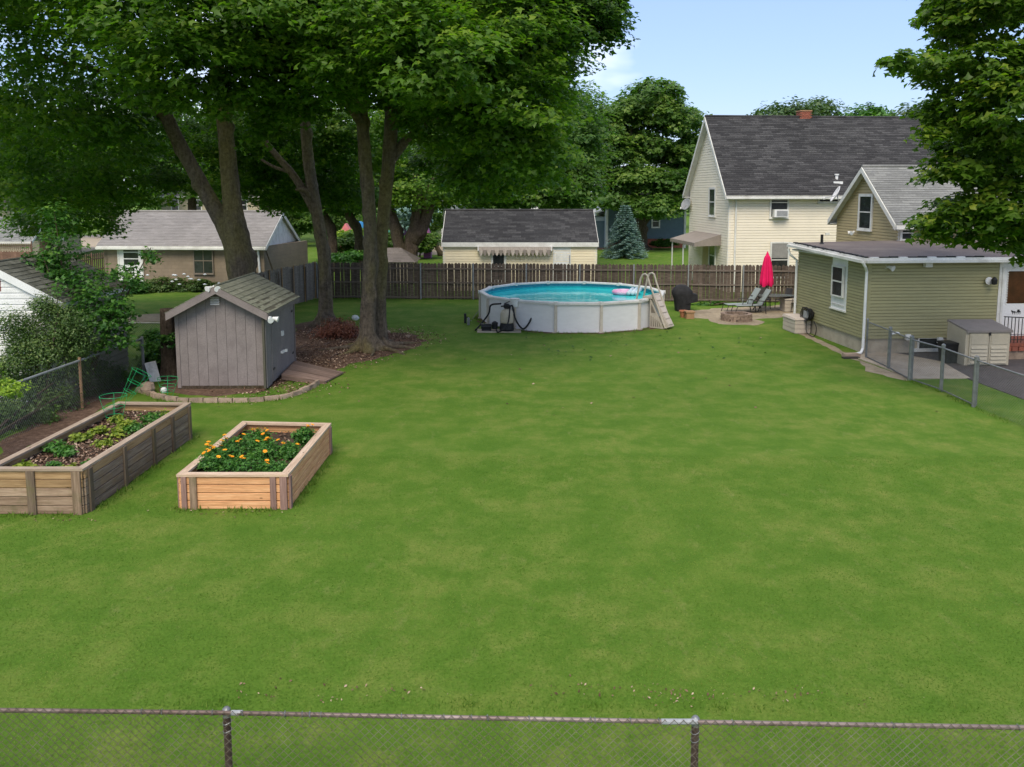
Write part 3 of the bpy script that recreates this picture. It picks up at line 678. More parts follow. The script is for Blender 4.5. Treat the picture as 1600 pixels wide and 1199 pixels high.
for k in (0, 1):
    for q in (0, 1):
        a = s0+.17+k*.36; MB().box(a, a+.25, -.047, -.039, .9+q*.72, 1.48+q*.62).obj('door_panel', M_['trim'], do, frame(g0))
MB().box(s1-.1, s1-.05, -.1, -.03, 1.55, 1.95).obj('handle', M_['metalgrey'], do, frame(g0))
s0, _ = onwall(746, 390, g0, 0); s1, _ = onwall(863, 390, g0, 0)
t = thing('awning', 'rolled up retractable awning with stained scalloped edge on the cream garage', 'awning', g0)
MB().box(s0, s1, -.32, -.16, 2.24, 2.40).obj('housing', M_['awncan'], t, frame(g0))
b = MB(); n = 18
for i in range(n):
    a = s0+.1+(s1-s0-.2)*i/n; c = s0+.1+(s1-s0-.2)*(i+1)/n; m_ = (a+c)/2
    b.prism([(a+.01, 2.16), (a+.04, 2.02), (m_, 1.93), (c-.04, 2.02), (c-.01, 2.16), (c-.01, 2.26), (a+.01, 2.26)], -.36, -.35, i % 2)
b.obj('valance', [M_['awncan'], M_['awning']], t, frame(g0))
for x in (s0+.03, s1-.08): MB().box(x, x+.05, -.34, -.02, 2.2, 2.45).obj('bracket', M_['white'], t, frame(g0))
MB().box(s0+.1, s1-.1, -.349, -.30, 2.12, 2.24).obj('front_bar', M_['awning'], t, frame(g0))

# ================================================================== BLOCK-WALLED GARAGE ON THE LEFT
BA = R(-3.0)
b1 = W(414, 440, 46.5); b1.z = 0; BL = 9.0; b0 = b1-U(BA)*BL; BD = 5.6
bg_ = thing('garage', 'tan block garage with pale weathered roof behind the left maple trunk', 'garage', b0, BA)
MB().box(0, BL, 0, .2, 0, 2.5).obj('wall', M_['cmu'], bg_, frame(b0, BA))
MB().box(0, BL, BD-.2, BD, 0, 2.5).obj('wall', M_['cmu'], bg_, frame(b0, BA))
MB().box(0, BD, 0, .2, 0, 2.44).obj('wall', M_['cmu'], bg_, frame(b1, BA+math.pi/2-R(8)))
MB().box(0, BD, 0, .2, 0, 2.5).obj('wall', M_['cmu'], bg_, frame(b0+V(BA)*BD, BA-math.pi/2))
gable_roof(bg_, b0, BA, BL, BD, 2.55, 4.15, .22, .3, M_['pale_roof'], .1, .16)
ge = frame(b1, BA+math.pi/2); gp = MB().prism([(0, 2.45), (BD, 2.45), (BD/2, 4.12)], -.02, .1).obj('gable', M_['shadow'], bg_, ge)
for i in range(20):
    x0 = i*BD/20; x1 = x0+BD/20-.012; top = lambda x: 2.5+1.6*(1-abs(x-BD/2)/(BD/2))
    MB().prism([(x0, 2.42), (x1, 2.42), (x1, top(x1)), (x0, top(x0))], -.045-.01*(i % 2), -.015).obj('gable_board', M_['oldwhite'], gp, ge)
f, r_, Mw = window(bg_, b0, BA, (302, 387, 335, 428), mullion=[.5], casing=.06, frame_mat='resin_dark')
s0, z1 = onwall(186, 382, b0, BA); s1, _ = onwall(220, 382, b0, BA)
do = MB().box(s0, s1, -.05, 0, .02, z1).obj('door', M_['white'], bg_, frame(b0, BA))
for k in range(3):
    za = z1-.38-k*.36; MB().box(s0+.25, s1-.16, -.06, -.048, za-.02, za+.28).obj('pane', M_['glass'], do, frame(b0, BA))
b = MB(); b.box(s0-.1, s0, -.07, 0, 0, z1+.1); b.box(s1, s1+.1, -.07, 0, 0, z1+.1); b.box(s0, s1, -.07, 0, z1, z1+.1); b.obj('door_frame', M_['trim'], do, frame(b0, BA))
pipe(bg_, [b1-U(BA)*.3-V(BA)*.1+Vector((0, 0, 2.4)), b1-U(BA)*.2-V(BA)*.08+Vector((0, 0, .1))], .06, M_['white'])
pipe(bg_, [b1+U(BA)*.1-V(BA)*.12+Vector((0, 0, 2.4)), b1+U(BA)*.5+V(BA)*.5+Vector((0, 0, .4))], .04, M_['bark2'], 'loose_pole')

# ================================================================== WHITE NEIGHBOUR SHED (far left)
n1 = Vector((-11.55, 21.6, 0)); NW = 3.4; ND = 3.7; ANG = R(1.5); n0 = n1-U(ANG)*NW
ns = thing('shed', 'small white sided shed with worn dark roof behind the left shrubs', 'shed', n0, ANG)
wl = wall(ns, n0, ANG, NW, 0, 2.62, M_['white'], .15, gable=(NW/2, 3.5), separate=True)
wl2 = wall(ns, n1, ANG+math.pi/2, ND, 0, 2.62, M_['plant_grey'], .17, separate=True, proud=.07)
MB().box(0, NW, ND-.1, ND, 0, 2.6).obj('wall', M_['white'], ns, frame(n0, ANG))
MB().box(0, .1, 0, ND, 0, 2.6).obj('wall', M_['white'], ns, frame(n0, ANG))
MB().box(-.04, .1, -.04, .08, 0, 2.6).obj('corner_board', M_['trim'], ns, frame(n1-U(ANG)*.06, ANG))
s0, z1 = onwall(-14, 436, n0, ANG); s1, z0 = onwall(3, 455, n0, ANG)
MB().box(s0, s1, -.05, 0, z0, z1).obj('red_vent', M_['brick'], ns, frame(n0, ANG))
def shingled(parent, O, ang, L, D, ze, zr, ohx, ohy, mdeck, msh, nrow, ncol, trim, trimw=.12, both=True, gap=.012):
    """ridge along local x; single shingles on the slope at y<D/2, joined courses on the other"""
    M = frame((O[0], O[1], 0), ang); tn = (zr-ze)/(D/2); zA = ze-ohy*tn; b = MB()
    slope(b, -ohx, L+ohx, -ohy, zA, D/2, zr, .05, 99, 0, 0); slope(b, -ohx, L+ohx, D+ohy, zA, D/2, zr, .05, .16, 1, 0)
    rf = b.obj('roof', [mdeck, msh], parent, M)
    e = Vector((0, D/2+ohy, zr-zA)); Ls = e.length; e /= Ls; nn = Vector((0, -e.z, e.y)); rowh = Ls/nrow; cw = (L+2*ohx+.04)/ncol
    base = MB().hexa([(gap/2, 0, 0), (cw-gap/2, 0, 0), (cw-gap/2, rowh*1.15, 0), (gap/2, rowh*1.15, 0), (gap/2, 0, .022), (cw-gap/2, 0, .022), (cw-gap/2, rowh*1.15, .006), (gap/2, rowh*1.15, .006)]).mesh('shingle', msh)
    half = MB().hexa([(gap/2, 0, 0), (cw/2-gap/2, 0, 0), (cw/2-gap/2, rowh*1.15, 0), (gap/2, rowh*1.15, 0), (gap/2, 0, .022), (cw/2-gap/2, 0, .022), (cw/2-gap/2, rowh*1.15, .006), (gap/2, rowh*1.15, .006)]).mesh('shingle', msh)
    B = Matrix((Vector((1, 0, 0)), e, nn)).transposed().to_4x4()
    for r in range(nrow):
        for c in range(ncol+(r % 2)):
            x = -ohx-.02+c*cw-(cw/2 if r % 2 else 0); me = base
            if r % 2 and c == 0: x += cw/2; me = half
            elif r % 2 and c == ncol: me = half
            p = Vector((x, -ohy, zA))+e*(r*rowh-.02+random.uniform(-.006, .006))+nn*(.052+random.uniform(0, .006))
            Q = B.copy(); Q.translation = p; link('shingle', me, rf, M @ Q)
    MB().tube([(-ohx, D/2, zr+.07), (L+ohx, D/2, zr+.07)], .035, 6).obj('ridge_cap', msh, rf, M)
    for x in (-ohx-.025, L+ohx):
        for s in (0, 1):
            y0 = -ohy if s == 0 else D+ohy
            MB().hexa([(x, y0, zA-trimw), (x+.025, y0, zA-trimw), (x+.025, D/2, zr-trimw), (x, D/2, zr-trimw), (x, y0, zA+.045), (x+.025, y0, zA+.045), (x+.025, D/2, zr+.045), (x, D/2, zr+.045)]).obj('rake_board', trim, parent, M)
    MB().box(-ohx, L+ohx, -ohy-.02, -ohy, zA-.09, zA+.045).obj('fascia', trim, parent, M)
    return rf
shingled(ns, n1, ANG+math.pi/2, ND, NW, 2.62, 3.55, .1, .12, M_['shadow'], M_['moss_sh2'], 12, 9, M_['white'], .16)

# ================================================================== GREY GARDEN SHED
SA = R(.8); q0 = G(279, 608); q1 = G(416, 610.5); SW = (q1-q0).length; SD = 3.45; SE, SR = 2.17, 2.83
sh = thing('shed', 'mauve grey garden shed with mossy shingle roof and double side doors', 'shed', q0, SA)
Mf = frame(q0, SA)
MB().prism([(.03, .06), (SW-.03, .06), (SW-.03, SE), (SW/2, SR-.03), (.03, SE)], .02, .08).obj('wall', M_['shadow'], sh, Mf)
npan = 9; top = lambda x: SE-.02+(SR-SE)*(1-abs(x-SW/2)/(SW/2))
for i in range(npan):
    x0 = .04+i*(SW-.08)/npan+.004; x1 = .04+(i+1)*(SW-.08)/npan-.004
    poly = [(x0, .09), (x1, .09), (x1, top(x1))]+([(SW/2, top(SW/2))] if x0 < SW/2 < x1 else [])+[(x0, top(x0))]
    MB().prism(poly, 0, .03).obj('siding_panel', M_['shed'], sh, Mf)
for x in (0, SW-.09): MB().box(x-.012, x+.09, -.022, .04, .03, SE-.02).obj('corner_board', M_['shed_trim'], sh, Mf)
MB().box(0, SW, -.012, .06, .0, .085).obj('skid', M_['bark2'], sh, Mf)
MB().box(0, .06, .08, SD, .03, SE).obj('wall', M_['shed'], sh, Mf); MB().box(.06, SW-.06, SD-.06, SD, .03, SE).obj('wall', M_['shed'], sh, Mf)
Me = frame(q1, SA+math.pi/2+R(1))      # east wall, x runs away from the camera
MB().box(.0, SD, .0, .06, .06, SE-.02).obj('wall', M_['shadow'], sh, Me)
for x0, x1 in ((.09, .33), (.34, .62)): MB().box(x0, x1, -.02, .02, .06, SE-.05).obj('siding_panel', M_['door_grey'], sh, Me)
for k, (x0, x1) in enumerate(((.66, 1.78), (1.80, 3.30))):
    d = MB(); 
    for j in range(4): d.box(x0+(x1-x0)*j/4+.005, x0+(x1-x0)*(j+1)/4-.005, -.035, -.005, .10, SE-.09)
    d.box(x0, x1, -.012, .0, .10, SE-.09)
    dd = d.obj('door', M_['door_grey'], sh, Me)
    for z in (.45, 1.75): MB().box(x0+.02 if k == 0 else x1-.22, x0+.22 if k == 0 else x1-.02, -.045, -.03, z-.03, z+.03).obj('hinge', M_['black'], dd, Me)
MB().box(SD-.14, SD, -.02, .03, .05, SE-.04).obj('corner_board', M_['door_grey'], sh, Me)
MB().box(1.73, 1.87, -.09, -.03, 1.22, 1.36).obj('padlock_cover', M_['white'], sh, Me)
b = MB(); b.box(1.62, 1.92, -.10, -.03, .72, .78); b.box(1.86, 1.95, -.16, -.10, .72, .80); b.obj('door_handle', M_['white'], sh, Me)
shingled(sh, q1, SA+math.pi/2, SD, SW, SE, SR, .09, .12, M_['shadow'], M_['moss_sh'], 9, 11, M_['shed_trim'], .15)
s0, z1 = onwall(327, 462, q0, SA); s1, z0 = onwall(345, 478, q0, SA)
lv = MB().box(s0, s1, -.02, .0, z0, z1).obj('gable_vent', M_['shed_trim'], sh, Mf)
for k in range(4): 
    z = z0+.03+(z1-z0-.04)*k/4; MB().hexa([(s0+.03, -.045, z), (s1-.03, -.045, z), (s1-.03, -.02, z+.02), (s0+.03, -.02, z+.02), (s0+.03, -.042, z+.014), (s1-.03, -.042, z+.014), (s1-.03, -.02, z+.034), (s0+.03, -.02, z+.034)]).obj('louver', M_['trim'], lv, Mf)
def floodlight(label, base, yaw, sc=1.0, cat='floodlight', par=2):
    t = thing('floodlight', label, cat, base, yaw); M = frame(base, yaw) @ Matrix.Scale(sc, 4)
    MB().lathe([(.055, -.02), (.055, .02)], (0, 0, 0), 10).obj('base_plate', M_['white'], t, M @ Matrix.Rotation(math.pi/2, 4, 'X'))
    for s in ((-1, 1) if par == 2 else (1,)):
        Q = M @ Matrix.Translation((s*.1, -.1, -.02)) @ Matrix.Rotation(R(105), 4, 'X') @ Matrix.Rotation(R(28*s), 4, 'Y')
        MB().lathe([(.035, -.08), (.05, -.02), (.075, .06), (.085, .075), (.07, .078)], (0, 0, 0), 12).obj('lamp_head', M_['white'], t, Q)
        MB().tube([M @ Vector((0, -.02, 0)), M @ Vector((s*.1, -.1, -.02))], .015*sc, 6).obj('arm', M_['white'], t)
    return t
p = W(335, 449, q0.y-.16); floodlight('white twin floodlight at the peak of the grey shed gable', tuple(p), SA, 1.05)
p = W(418, 497, q1.y+.02); floodlight('white twin floodlight on the front right corner of the grey shed', tuple(p+Vector((.08, -.05, 0))), SA+R(60), 1.0)

# ================================================================== GREEN HOUSE (right): low extension and main house
e0 = W(1350, 556, 28.1); e0.z = 0; ED = 5.5; EL = 4.55; FZ, EZ = .52, 3.14
gh = thing('house', 'olive green house on the right with low flat-roofed extension', 'house', e0, TH)
XO = e0+V(TH)*ED
wall(gh, e0, TH, EL, FZ, EZ, M_['olive'], .108, separate=True, proud=.042)
wall(gh, XO, WA, ED, FZ, EZ, M_['olive'], .108, separate=True, proud=.042)
MB().box(.02, 6.5, .03, .25, 0, FZ-.003).obj('foundation', M_['found'], gh, frame(e0, TH)); MB().box(.02, ED-.02, .03, .25, 0, FZ-.003).obj('foundation', M_['found'], gh, frame(XO, WA))
MB().box(-.03, .10, -.035, .1, FZ-.02, EZ).obj('corner_board', M_['olive'], gh, frame(e0, TH))
MB().box(ED-.1, ED+.03, -.036, .1, FZ-.02, EZ-.001).obj('corner_board', M_['olive'], gh, frame(XO, WA))
MB().box(EL, 7.5, -.03, .12, .3, EZ).obj('entry_wall', M_['white'], gh, frame(e0, TH))
MB().box(EL, EL+.12, -.06, .0, .5, EZ-.02).obj('corner_board', M_['trim'], gh, frame(e0, TH))
# flat roof, drip edge, gutters
rf = MB(); rz0, rz1 = EZ+.04, EZ+.34
rf.hexa([(-.3, -.3, rz0), (8, -.3, rz0), (8, ED+.2, rz1), (-.3, ED+.2, rz0+.16), (-.3, -.3, rz0+.06), (8, -.3, rz0+.06), (8, ED+.2, rz1+.06), (-.3, ED+.2, rz0+.22)])
rfo = rf.obj('flat_roof', M_['flat_roof'], gh, frame(e0, TH))
b = MB(); b.box(-.3, 8, -.33, -.3, rz0-.10, rz0+.07); b.hexa([(-.33, -.33, rz0-.1), (-.3, -.33, rz0-.1), (-.3, ED+.2, rz0+.06), (-.33, ED+.2, rz0+.06), (-.33, -.33, rz0+.075), (-.3, -.33, rz0+.075), (-.3, ED+.2, rz0+.235), (-.33, ED+.2, rz0+.235)]); b.obj('drip_edge', M_['trim'], gh, frame(e0, TH))
b = MB(); b.box(-.28, 8, -.45, -.33, rz0-.09, rz0+.0); b.obj('gutter', M_['trim'], gh, frame(e0, TH))
b = MB(); b.hexa([(-.45, -.33, rz0-.09), (-.33, -.33, rz0-.09), (-.33, ED+.2, rz0+.07), (-.45, ED+.2, rz0+.07), (-.45, -.33, rz0), (-.33, -.33, rz0), (-.33, ED+.2, rz0+.16), (-.45, ED+.2, rz0+.16)]); b.obj('gutter', M_['trim'], gh, frame(e0, TH))
MB().box(-.3, 8, -.3, ED, EZ-.03, EZ+.02).obj('soffit', M_['trim'], gh, frame(e0, TH))
n_ = 0
for i in range(26):
    y = -.25+i*.22; z = rz0+.065+(y+.3)/(ED+.5)*.16
    MB().box(-.31, -.17, 0, .15, 0, .05).obj('roof_edge_strip', M_['black'], rfo, frame(e0, TH) @ Matrix.Translation((random.uniform(-.03, .03), y, z)) @ Matrix.Rotation(random.uniform(-.2, .2), 4, 'Z'))
for i in range(12):
    x = -.1+i*.33; MB().box(0, .27, -.32, -.22, 0, .035+.012*(i % 3)).obj('roof_edge_strip', M_['black' if i % 3 else 'white'], rfo, frame(e0, TH) @ Matrix.Translation((x, 0, rz0+.062)) @ Matrix.Rotation(random.uniform(-.03, .03), 4, 'Z'))
pp = e0+U(TH)*.75+V(TH)*(ED-1.0); MB().lathe([(.06, 0), (.06, .28), (.1, .03)], (0, 0, 0), 10)
MB().lathe([(.12, 0), (.055, .06), (.055, .38)], (0, 0, 0), 10).obj('vent_pipe', M_['black'], gh, frame((W(1281, 381, 33.2).x, 33.0, rz0+.20)))
# downspouts
c = e0-U(TH)*.08-V(TH)*.05
pipe(gh, [c+Vector((-.28, -.3, EZ-.02)), c+Vector((-.16, -.25, EZ-.17)), c+Vector((-.02, -.05, EZ-.35)), c+Vector((-.02, -.05, .22)), c+Vector((-.12, -.14, .08)), c+Vector((-.38, -.2, .05))], .048, M_['white'])
c = XO-U(TH)*.06+V(TH)*.06
pipe(gh, [c+Vector((-.36, .0, EZ+.02)), c+Vector((-.3, -.05, EZ-.2)), c+Vector((-.04, -.1, EZ-.42)), c+Vector((-.04, -.1, .35))], .048, M_['white'])
# long white window panel on west wall
s0, z1 = onwall(1303.5, 399, XO, WA); s1, _ = onwall(1327.5, 399, XO, WA); _, z0 = onwall(1301, 480, XO, WA)
b = MB(); b.box(s0, s1, -.045, 0, z0, EZ); lp = b.obj('window_surround', M_['white'], gh, frame(XO, WA))
zt = z1-.33; zb = zt-1.1
f, r_, Mw = window(gh, XO, WA, (s0+.14, s1-.14, zb, zt), px=False, casing=.06, sill=False)
f.matrix_basis = f.matrix_basis @ Matrix.Translation((0, -.045, 0))
for ch in [o for o in bpy.data.objects if o.parent == f]: pass
b = MB(); b.box(s0+.14, s1-.14, -.065, -.044, z0+.12, z0+.16); b.box(s0+.14, s1-.14, -.065, -.044, zb-.3, zb-.26); b.box(s0+.14, s0+.18, -.065, -.044, z0+.16, zb-.3); b.box(s1-.18, s1-.14, -.065, -.044, z0+.16, zb-.3); b.obj('panel_moulding', M_['trim'], gh, frame(XO, WA))
b = MB(); b.box(s0-.03, s1+.03, -.09, 0, z0-.05, z0); b.obj('window_sill', M_['trim'], gh, frame(XO, WA))
# front wall fittings
p = W(1384, 417, e0.y+.05); floodlight('round white floodlight under the eave at the left of the green front wall', tuple(p), TH, 1.2, par=1)
p = W(1448, 413, e0.y+.1)
tag(MB().box(-.12, .12, -.16, 0, -.09, .09).obj('utility_box', M_['trim'], None, frame(p, TH)), 'small cream box high on the green front wall', 'utility box')
p = W(1545, 439, e0.y+.2); t = thing('wall_lantern', 'round black and white lantern on green wall beside the white door', 'lantern', p, TH)
M = frame(p, TH); MB().lathe([(.13, 0), (.13, .03), (.05, .05)], (0, 0, 0), 14).obj('mount', M_['white'], t, M @ Matrix.Rotation(math.pi/2, 4, 'X'))
MB().lathe([(.02, -.12), (.08, -.1), (.1, .05), (.05, .12), (.015, .15)], (.08, -.17, 0), 10).obj('lamp', M_['black'], t, M)
s0, z1 = onwall(1434, 536, e0, TH); s1, z0 = onwall(1470, 558, e0, TH)
M = frame(e0, TH); bw = MB(); bw.box(s0, s0+.04, -.03, .06, .16, .50); bw.box(s1-.04, s1, -.03, .06, .16, .50); bw.box(s0-.15, s1+.1, -.042, .06, .05, .16); bw.box(s0, s1, -.032, .06, .5, .53); bo = bw.obj('basement_window', M_['trim'], gh, M)
MB().box(s0+.04, s1-.04, .0, .028, .16, .5).obj('pane', M_['glass'], bo, M)
for x_, nm_, lb in ((1418, 526, 'small cream vent hood on the green wall above the gate'), (1468, 531, 'small cream socket box on the green wall above the black bin')):
    p = W(x_, nm_, e0.y-.02); tag(MB().hexa([(-.1, -.14, -.1), (.1, -.14, -.1), (.1, 0, -.1), (-.1, 0, -.1), (-.08, -.07, .08), (.08, -.07, .08), (.08, 0, .08), (-.08, 0, .08)]).obj('vent_hood', M_['trim'], None, frame(p, TH)), lb, 'vent')
# entry door with horse carriage silhouette
s0, z1 = onwall(1568, 421, e0, TH); s1 = s0+1.0
M = frame(e0, TH); do = MB().box(s0, s1, -.07, -.02, .62, z1).obj('door', M_['white'], gh, M)
b = MB(); b.box(s0-.07, s0, -.09, 0, .6, z1+.08); b.box(s1, s1+.07, -.09, 0, .6, z1+.08); b.box(s0, s1, -.09, 0, z1, z1+.08); b.obj('door_frame', M_['trim'], do, M)
zz = onwall(1580, 474, e0, TH)[1]
MB().box(s0+.12, s1-.12, -.075, -.065, zz, z1-.06).obj('pane', mat('dark_red_curtained_glass', (.09, .028, .015), (.05, .016, .01), 3, .15, 0, spec=.5), do, M)
for i in range(14):
    z = zz+(z1-.06-zz)*i/13; MB().lathe([(.03, -.01), (.03, .01)], (0, 0, 0), 8).obj('scalloped_trim', M_['trim'], do, M @ Matrix.Translation((s0+.12, -.075, z)) @ Matrix.Rotation(math.pi/2, 4, 'X'))
sc_, zc = onwall(1586, 488, e0, TH)
b = MB(); y0, y1 = -.078, -.069
b.prism([(sc_-.16, zc+.0), (sc_-.05, zc-.01), (sc_-.04, zc+.04), (sc_-.13, zc+.045), (sc_-.17, zc+.08), (sc_-.2, zc+.06)], y0, y1)
for x in (-.15, -.13, -.07, -.055): b.box(sc_+x, sc_+x+.008, y0, y1, zc-.06, zc+.0)
b.prism([(sc_+.0, zc), (sc_+.13, zc), (sc_+.15, zc+.04), (sc_+.11, zc+.045), (sc_+.10, zc+.1), (sc_+.03, zc+.1), (sc_+.02, zc+.04)], y0, y1); b.box(sc_-.05, sc_+.01, y0, y1, zc+.005, zc+.015)
for x in (.03, .12): b.tube([(sc_+x+.035*math.cos(q*.7), -.074, zc-.025+.035*math.sin(q*.7)) for q in range(9)], .005, 4, closed=True)
b.obj('carriage_silhouette', M_['black'], do, M)
# stoop with steps and black railing
st = thing('stoop', 'brick and stone door stoop with black railing beside the resin shed', 'stoop', e0+U(TH)*4.6, TH)
M = frame(e0, TH); b = MB(); b.box(4.0, 7.4, -1.35, -.03, .0, .45); b.obj('base', M_['edge'], st, M)
MB().box(3.95, 7.4, -1.4, -.03, .45, .55).obj('tread', M_['brick'], st, M)
for i in range(8): MB().box(4.0+i*.22, 4.19+i*.22, -1.42, -1.34, .30, .44).obj('brick', M_['brick'], st, M)
for i in range(20): MB().tube([M @ Vector((3.98+i*.12, -1.3, .55)), M @ Vector((3.98+i*.12, -1.3, 1.4-i*.012))], .014, 5).obj('baluster', M_['blackfence'], st)
MB().tube([M @ Vector((3.95, -1.3, 1.41)), M @ Vector((6.6, -1.3, 1.24))], .018, 6).obj('top_rail', M_['blackfence'], st)
MB().tube([M @ Vector((3.95, -1.3, .66)), M @ Vector((6.6, -1.3, .6))], .012, 6).obj('bottom_rail', M_['blackfence'], st)

# main gabled part
m0 = W(1404, 380, 34.0); m0.z = 0; MD = 5.35; ML = 9.5; MZ, MR = 4.25, 6.35
mh = thing('house', 'tan gabled house with grey shingle roof rising behind the flat roof', 'house', m0, TH); MO = m0+V(TH)*MD
wall(mh, m0, TH, ML, 0, MZ, M_['tan'], .125); wall(mh, MO, WA, MD, 0, MZ, M_['tan'], .125, gable=(MD/2, MR))
MB().box(0, ML, MD-.1, MD, 0, MZ).obj('wall', M_['tan'], mh, frame(m0, TH))
gable_roof(mh, m0, TH, ML, MD, MZ, MR, .32, .28, M_['grey_roof'], .1, .15)
window(mh, MO, WA, (1345, 303, 1364, 361), casing=.12); window(mh, m0, TH, (1406, 352, 1425, 376), casing=.08, blind=True)
p = W(1334, 363, 37.3); floodlight('white floodlight low on the tan gable wall', tuple(p), WA, 1.1)
MB().box(-.03, .1, -.03, .1, 0, MZ-.1).obj('corner_board', M_['trim'], mh, frame(m0, TH))
b = MB(); Mx_ = frame(m0+U(TH)*3.0-V(TH)*.0, TH)
b.prism([(0, 3.2), (1.1, 3.2), (.55, 3.85)], -.9, 0); b.obj('small_gable', M_['trim'], mh, Mx_)
b = MB(); b.hexa([(-.15, -1.0, 3.05), (.55, -1.0, 3.88), (.55, 0, 3.88), (-.15, 0, 3.05), (-.15, -1.0, 3.13), (.55, -1.0, 3.96), (.55, 0, 3.96), (-.15, 0, 3.13)]); b.hexa([(.55, -1.0, 3.88), (1.25, -1.0, 3.05), (1.25, 0, 3.05), (.55, 0, 3.88), (.55, -1.0, 3.96), (1.25, -1.0, 3.13), (1.25, 0, 3.13), (.55, 0, 3.96)]); b.obj('small_gable_roof', M_['grey_roof'], mh, Mx_)
dish('satellite_dish', 'pale satellite dish on the left eave of the tan gable', tuple(W(1308, 305, 39.2)), R(170), R(62), .8, 'pool_panel', .5)
p = W(1292, 366, 45.9); tag(MB().box(-.1, .1, -.12, 0, -.06, .08).obj('outdoor_lamp', M_['trim'], None, frame(p, TH)), 'tiny cream lamp on the cream house wall above the flat roof', 'lamp')

# ================================================================== FAR BUILDINGS
fb0 = W(948, 380, 82); fb0.z = 0; fb = thing('house', 'slate blue house with tall pale gable end behind the spruce', 'house', fb0, R(4))
FL, FD = 7.6, 6.2; fo = fb0+V(R(6))*FD
wall(fb, fb0, R(4), FL, .9, 4.9, M_['blue'], .14); wall(fb, fo, R(6)-math.pi/2, FD, 0, 4.9, M_['palebluewall'], .14, gable=(FD/2, 7.1))
gable_roof(fb, fb0, R(4), FL, FD, 4.9, 7.1, .5, .4, M_['brown_roof'], .1, .2)
MB().box(0, FL, .05, .3, 0, .9).obj('foundation', M_['brick'], fb, frame(fb0, R(4)))
window(fb, fb0, R(4), (1018, 336, 1031, 356), casing=.12)
MB().box(-.1, .1, -.1, .1, 0, 4.9).obj('corner_board', M_['trim'], fb, frame(fb0, R(4))); MB().box(FL-.1, FL+.1, -.1, .1, 0, 4.9).obj('corner_board', M_['trim'], fb, frame(fb0, R(4)))
w0 = fb0+Vector((-2.3, .8, 0)); wall(fb, w0, R(4), 2.2, 0, 2.6, M_['blue'], .14); MB().hexa([(-.3, -.4, 2.9), (2.2, -.4, 3.6), (2.2, 4, 3.6), (-.3, 4, 2.9), (-.3, -.4, 3.05), (2.2, -.4, 3.75), (2.2, 4, 3.75), (-.3, 4, 3.05)]).obj('wing_roof', M_['trim'], fb, frame(w0, R(4)))
MB().box(0, 2.2, 0, 3, 2.6, 3.0).obj('wing_wall', M_['palebluewall'], fb, frame(w0, R(4)))
b0_ = W(-40, 380, 74); b0_.z = 0; fh = thing('house', 'beige house seen far left below the dark maple leaves', 'house', b0_)
wall(fh, b0_, 0, 9.2, 0, 4.4, M_['beigewall'], .15); gable_roof(fh, b0_, 0, 9.2, 6, 4.4, 6.0, .3, .3, M_['brown_roof'], .1, .2)
window(fh, b0_, 0, (20, 318, 45, 340), casing=.12)
c0 = W(-60, 380, 62); c0.z = 0; fs = thing('shed', 'low outbuilding with grey shingle roof behind the red brown fence', 'shed', c0)
wall(fs, c0, 0, 5.0, 0, 1.9, M_['beigewall'], .15); gable_roof(fs, c0, 0, 5.0, 4, 1.9, 3.35, .2, .2, M_['grey_roof'], .08, .22)
h0 = W(574, 412, 50); h0.z = 0; hs = thing('shed', 'low shed with brown hipped roof just behind the dark fence', 'shed', h0)
wall(hs, h0, 0, 2.7, 0, 1.35, M_['beigewall'], .14); MB().box(0, 2.7, .1, 2.6, 0, 1.35).obj('wall', M_['beigewall'], hs, frame(h0))
b = MB(); b.add([(-.15, -.15, 1.3), (2.85, -.15, 1.3), (2.85, 2.9, 1.3), (-.15, 2.9, 1.3), (.9, 1.35, 2.05), (1.8, 1.35, 2.05)], [(3, 2, 1, 0), (0, 1, 5, 4), (1, 2, 5), (2, 3, 4, 5), (3, 0, 4)]); b.obj('roof', M_['brown_roof'], hs, frame(h0))
for px_, lab in ((628, 0), ): pass
wt0 = W(385, 360, 95); wt0.z = 0
for (px_, Y_, L2, z2, mt, lab) in ((690, 96, 12, 6.0, 'white', 'white house glimpsed through leaves above the cream garage'), (255, 105, 12, 5.0, 'beigewall', 'pale house glimpsed behind the trees left of the maple trunks')):
    o_ = W(px_, 380, Y_); o_.z = 0; t = thing('house', lab, 'house', o_); wall(t, o_, 0, L2, 0, z2, M_[mt], .2)
    gable_roof(t, o_, 0, L2, 8, z2, z2+2.4, .3, .3, M_['brown_roof'], .1, .25)
    for k in range(4): window(t, o_, 0, (1.2+k*2.8, 2.2+k*2.8, z2-1.9, z2-.5), px=False, casing=.12)

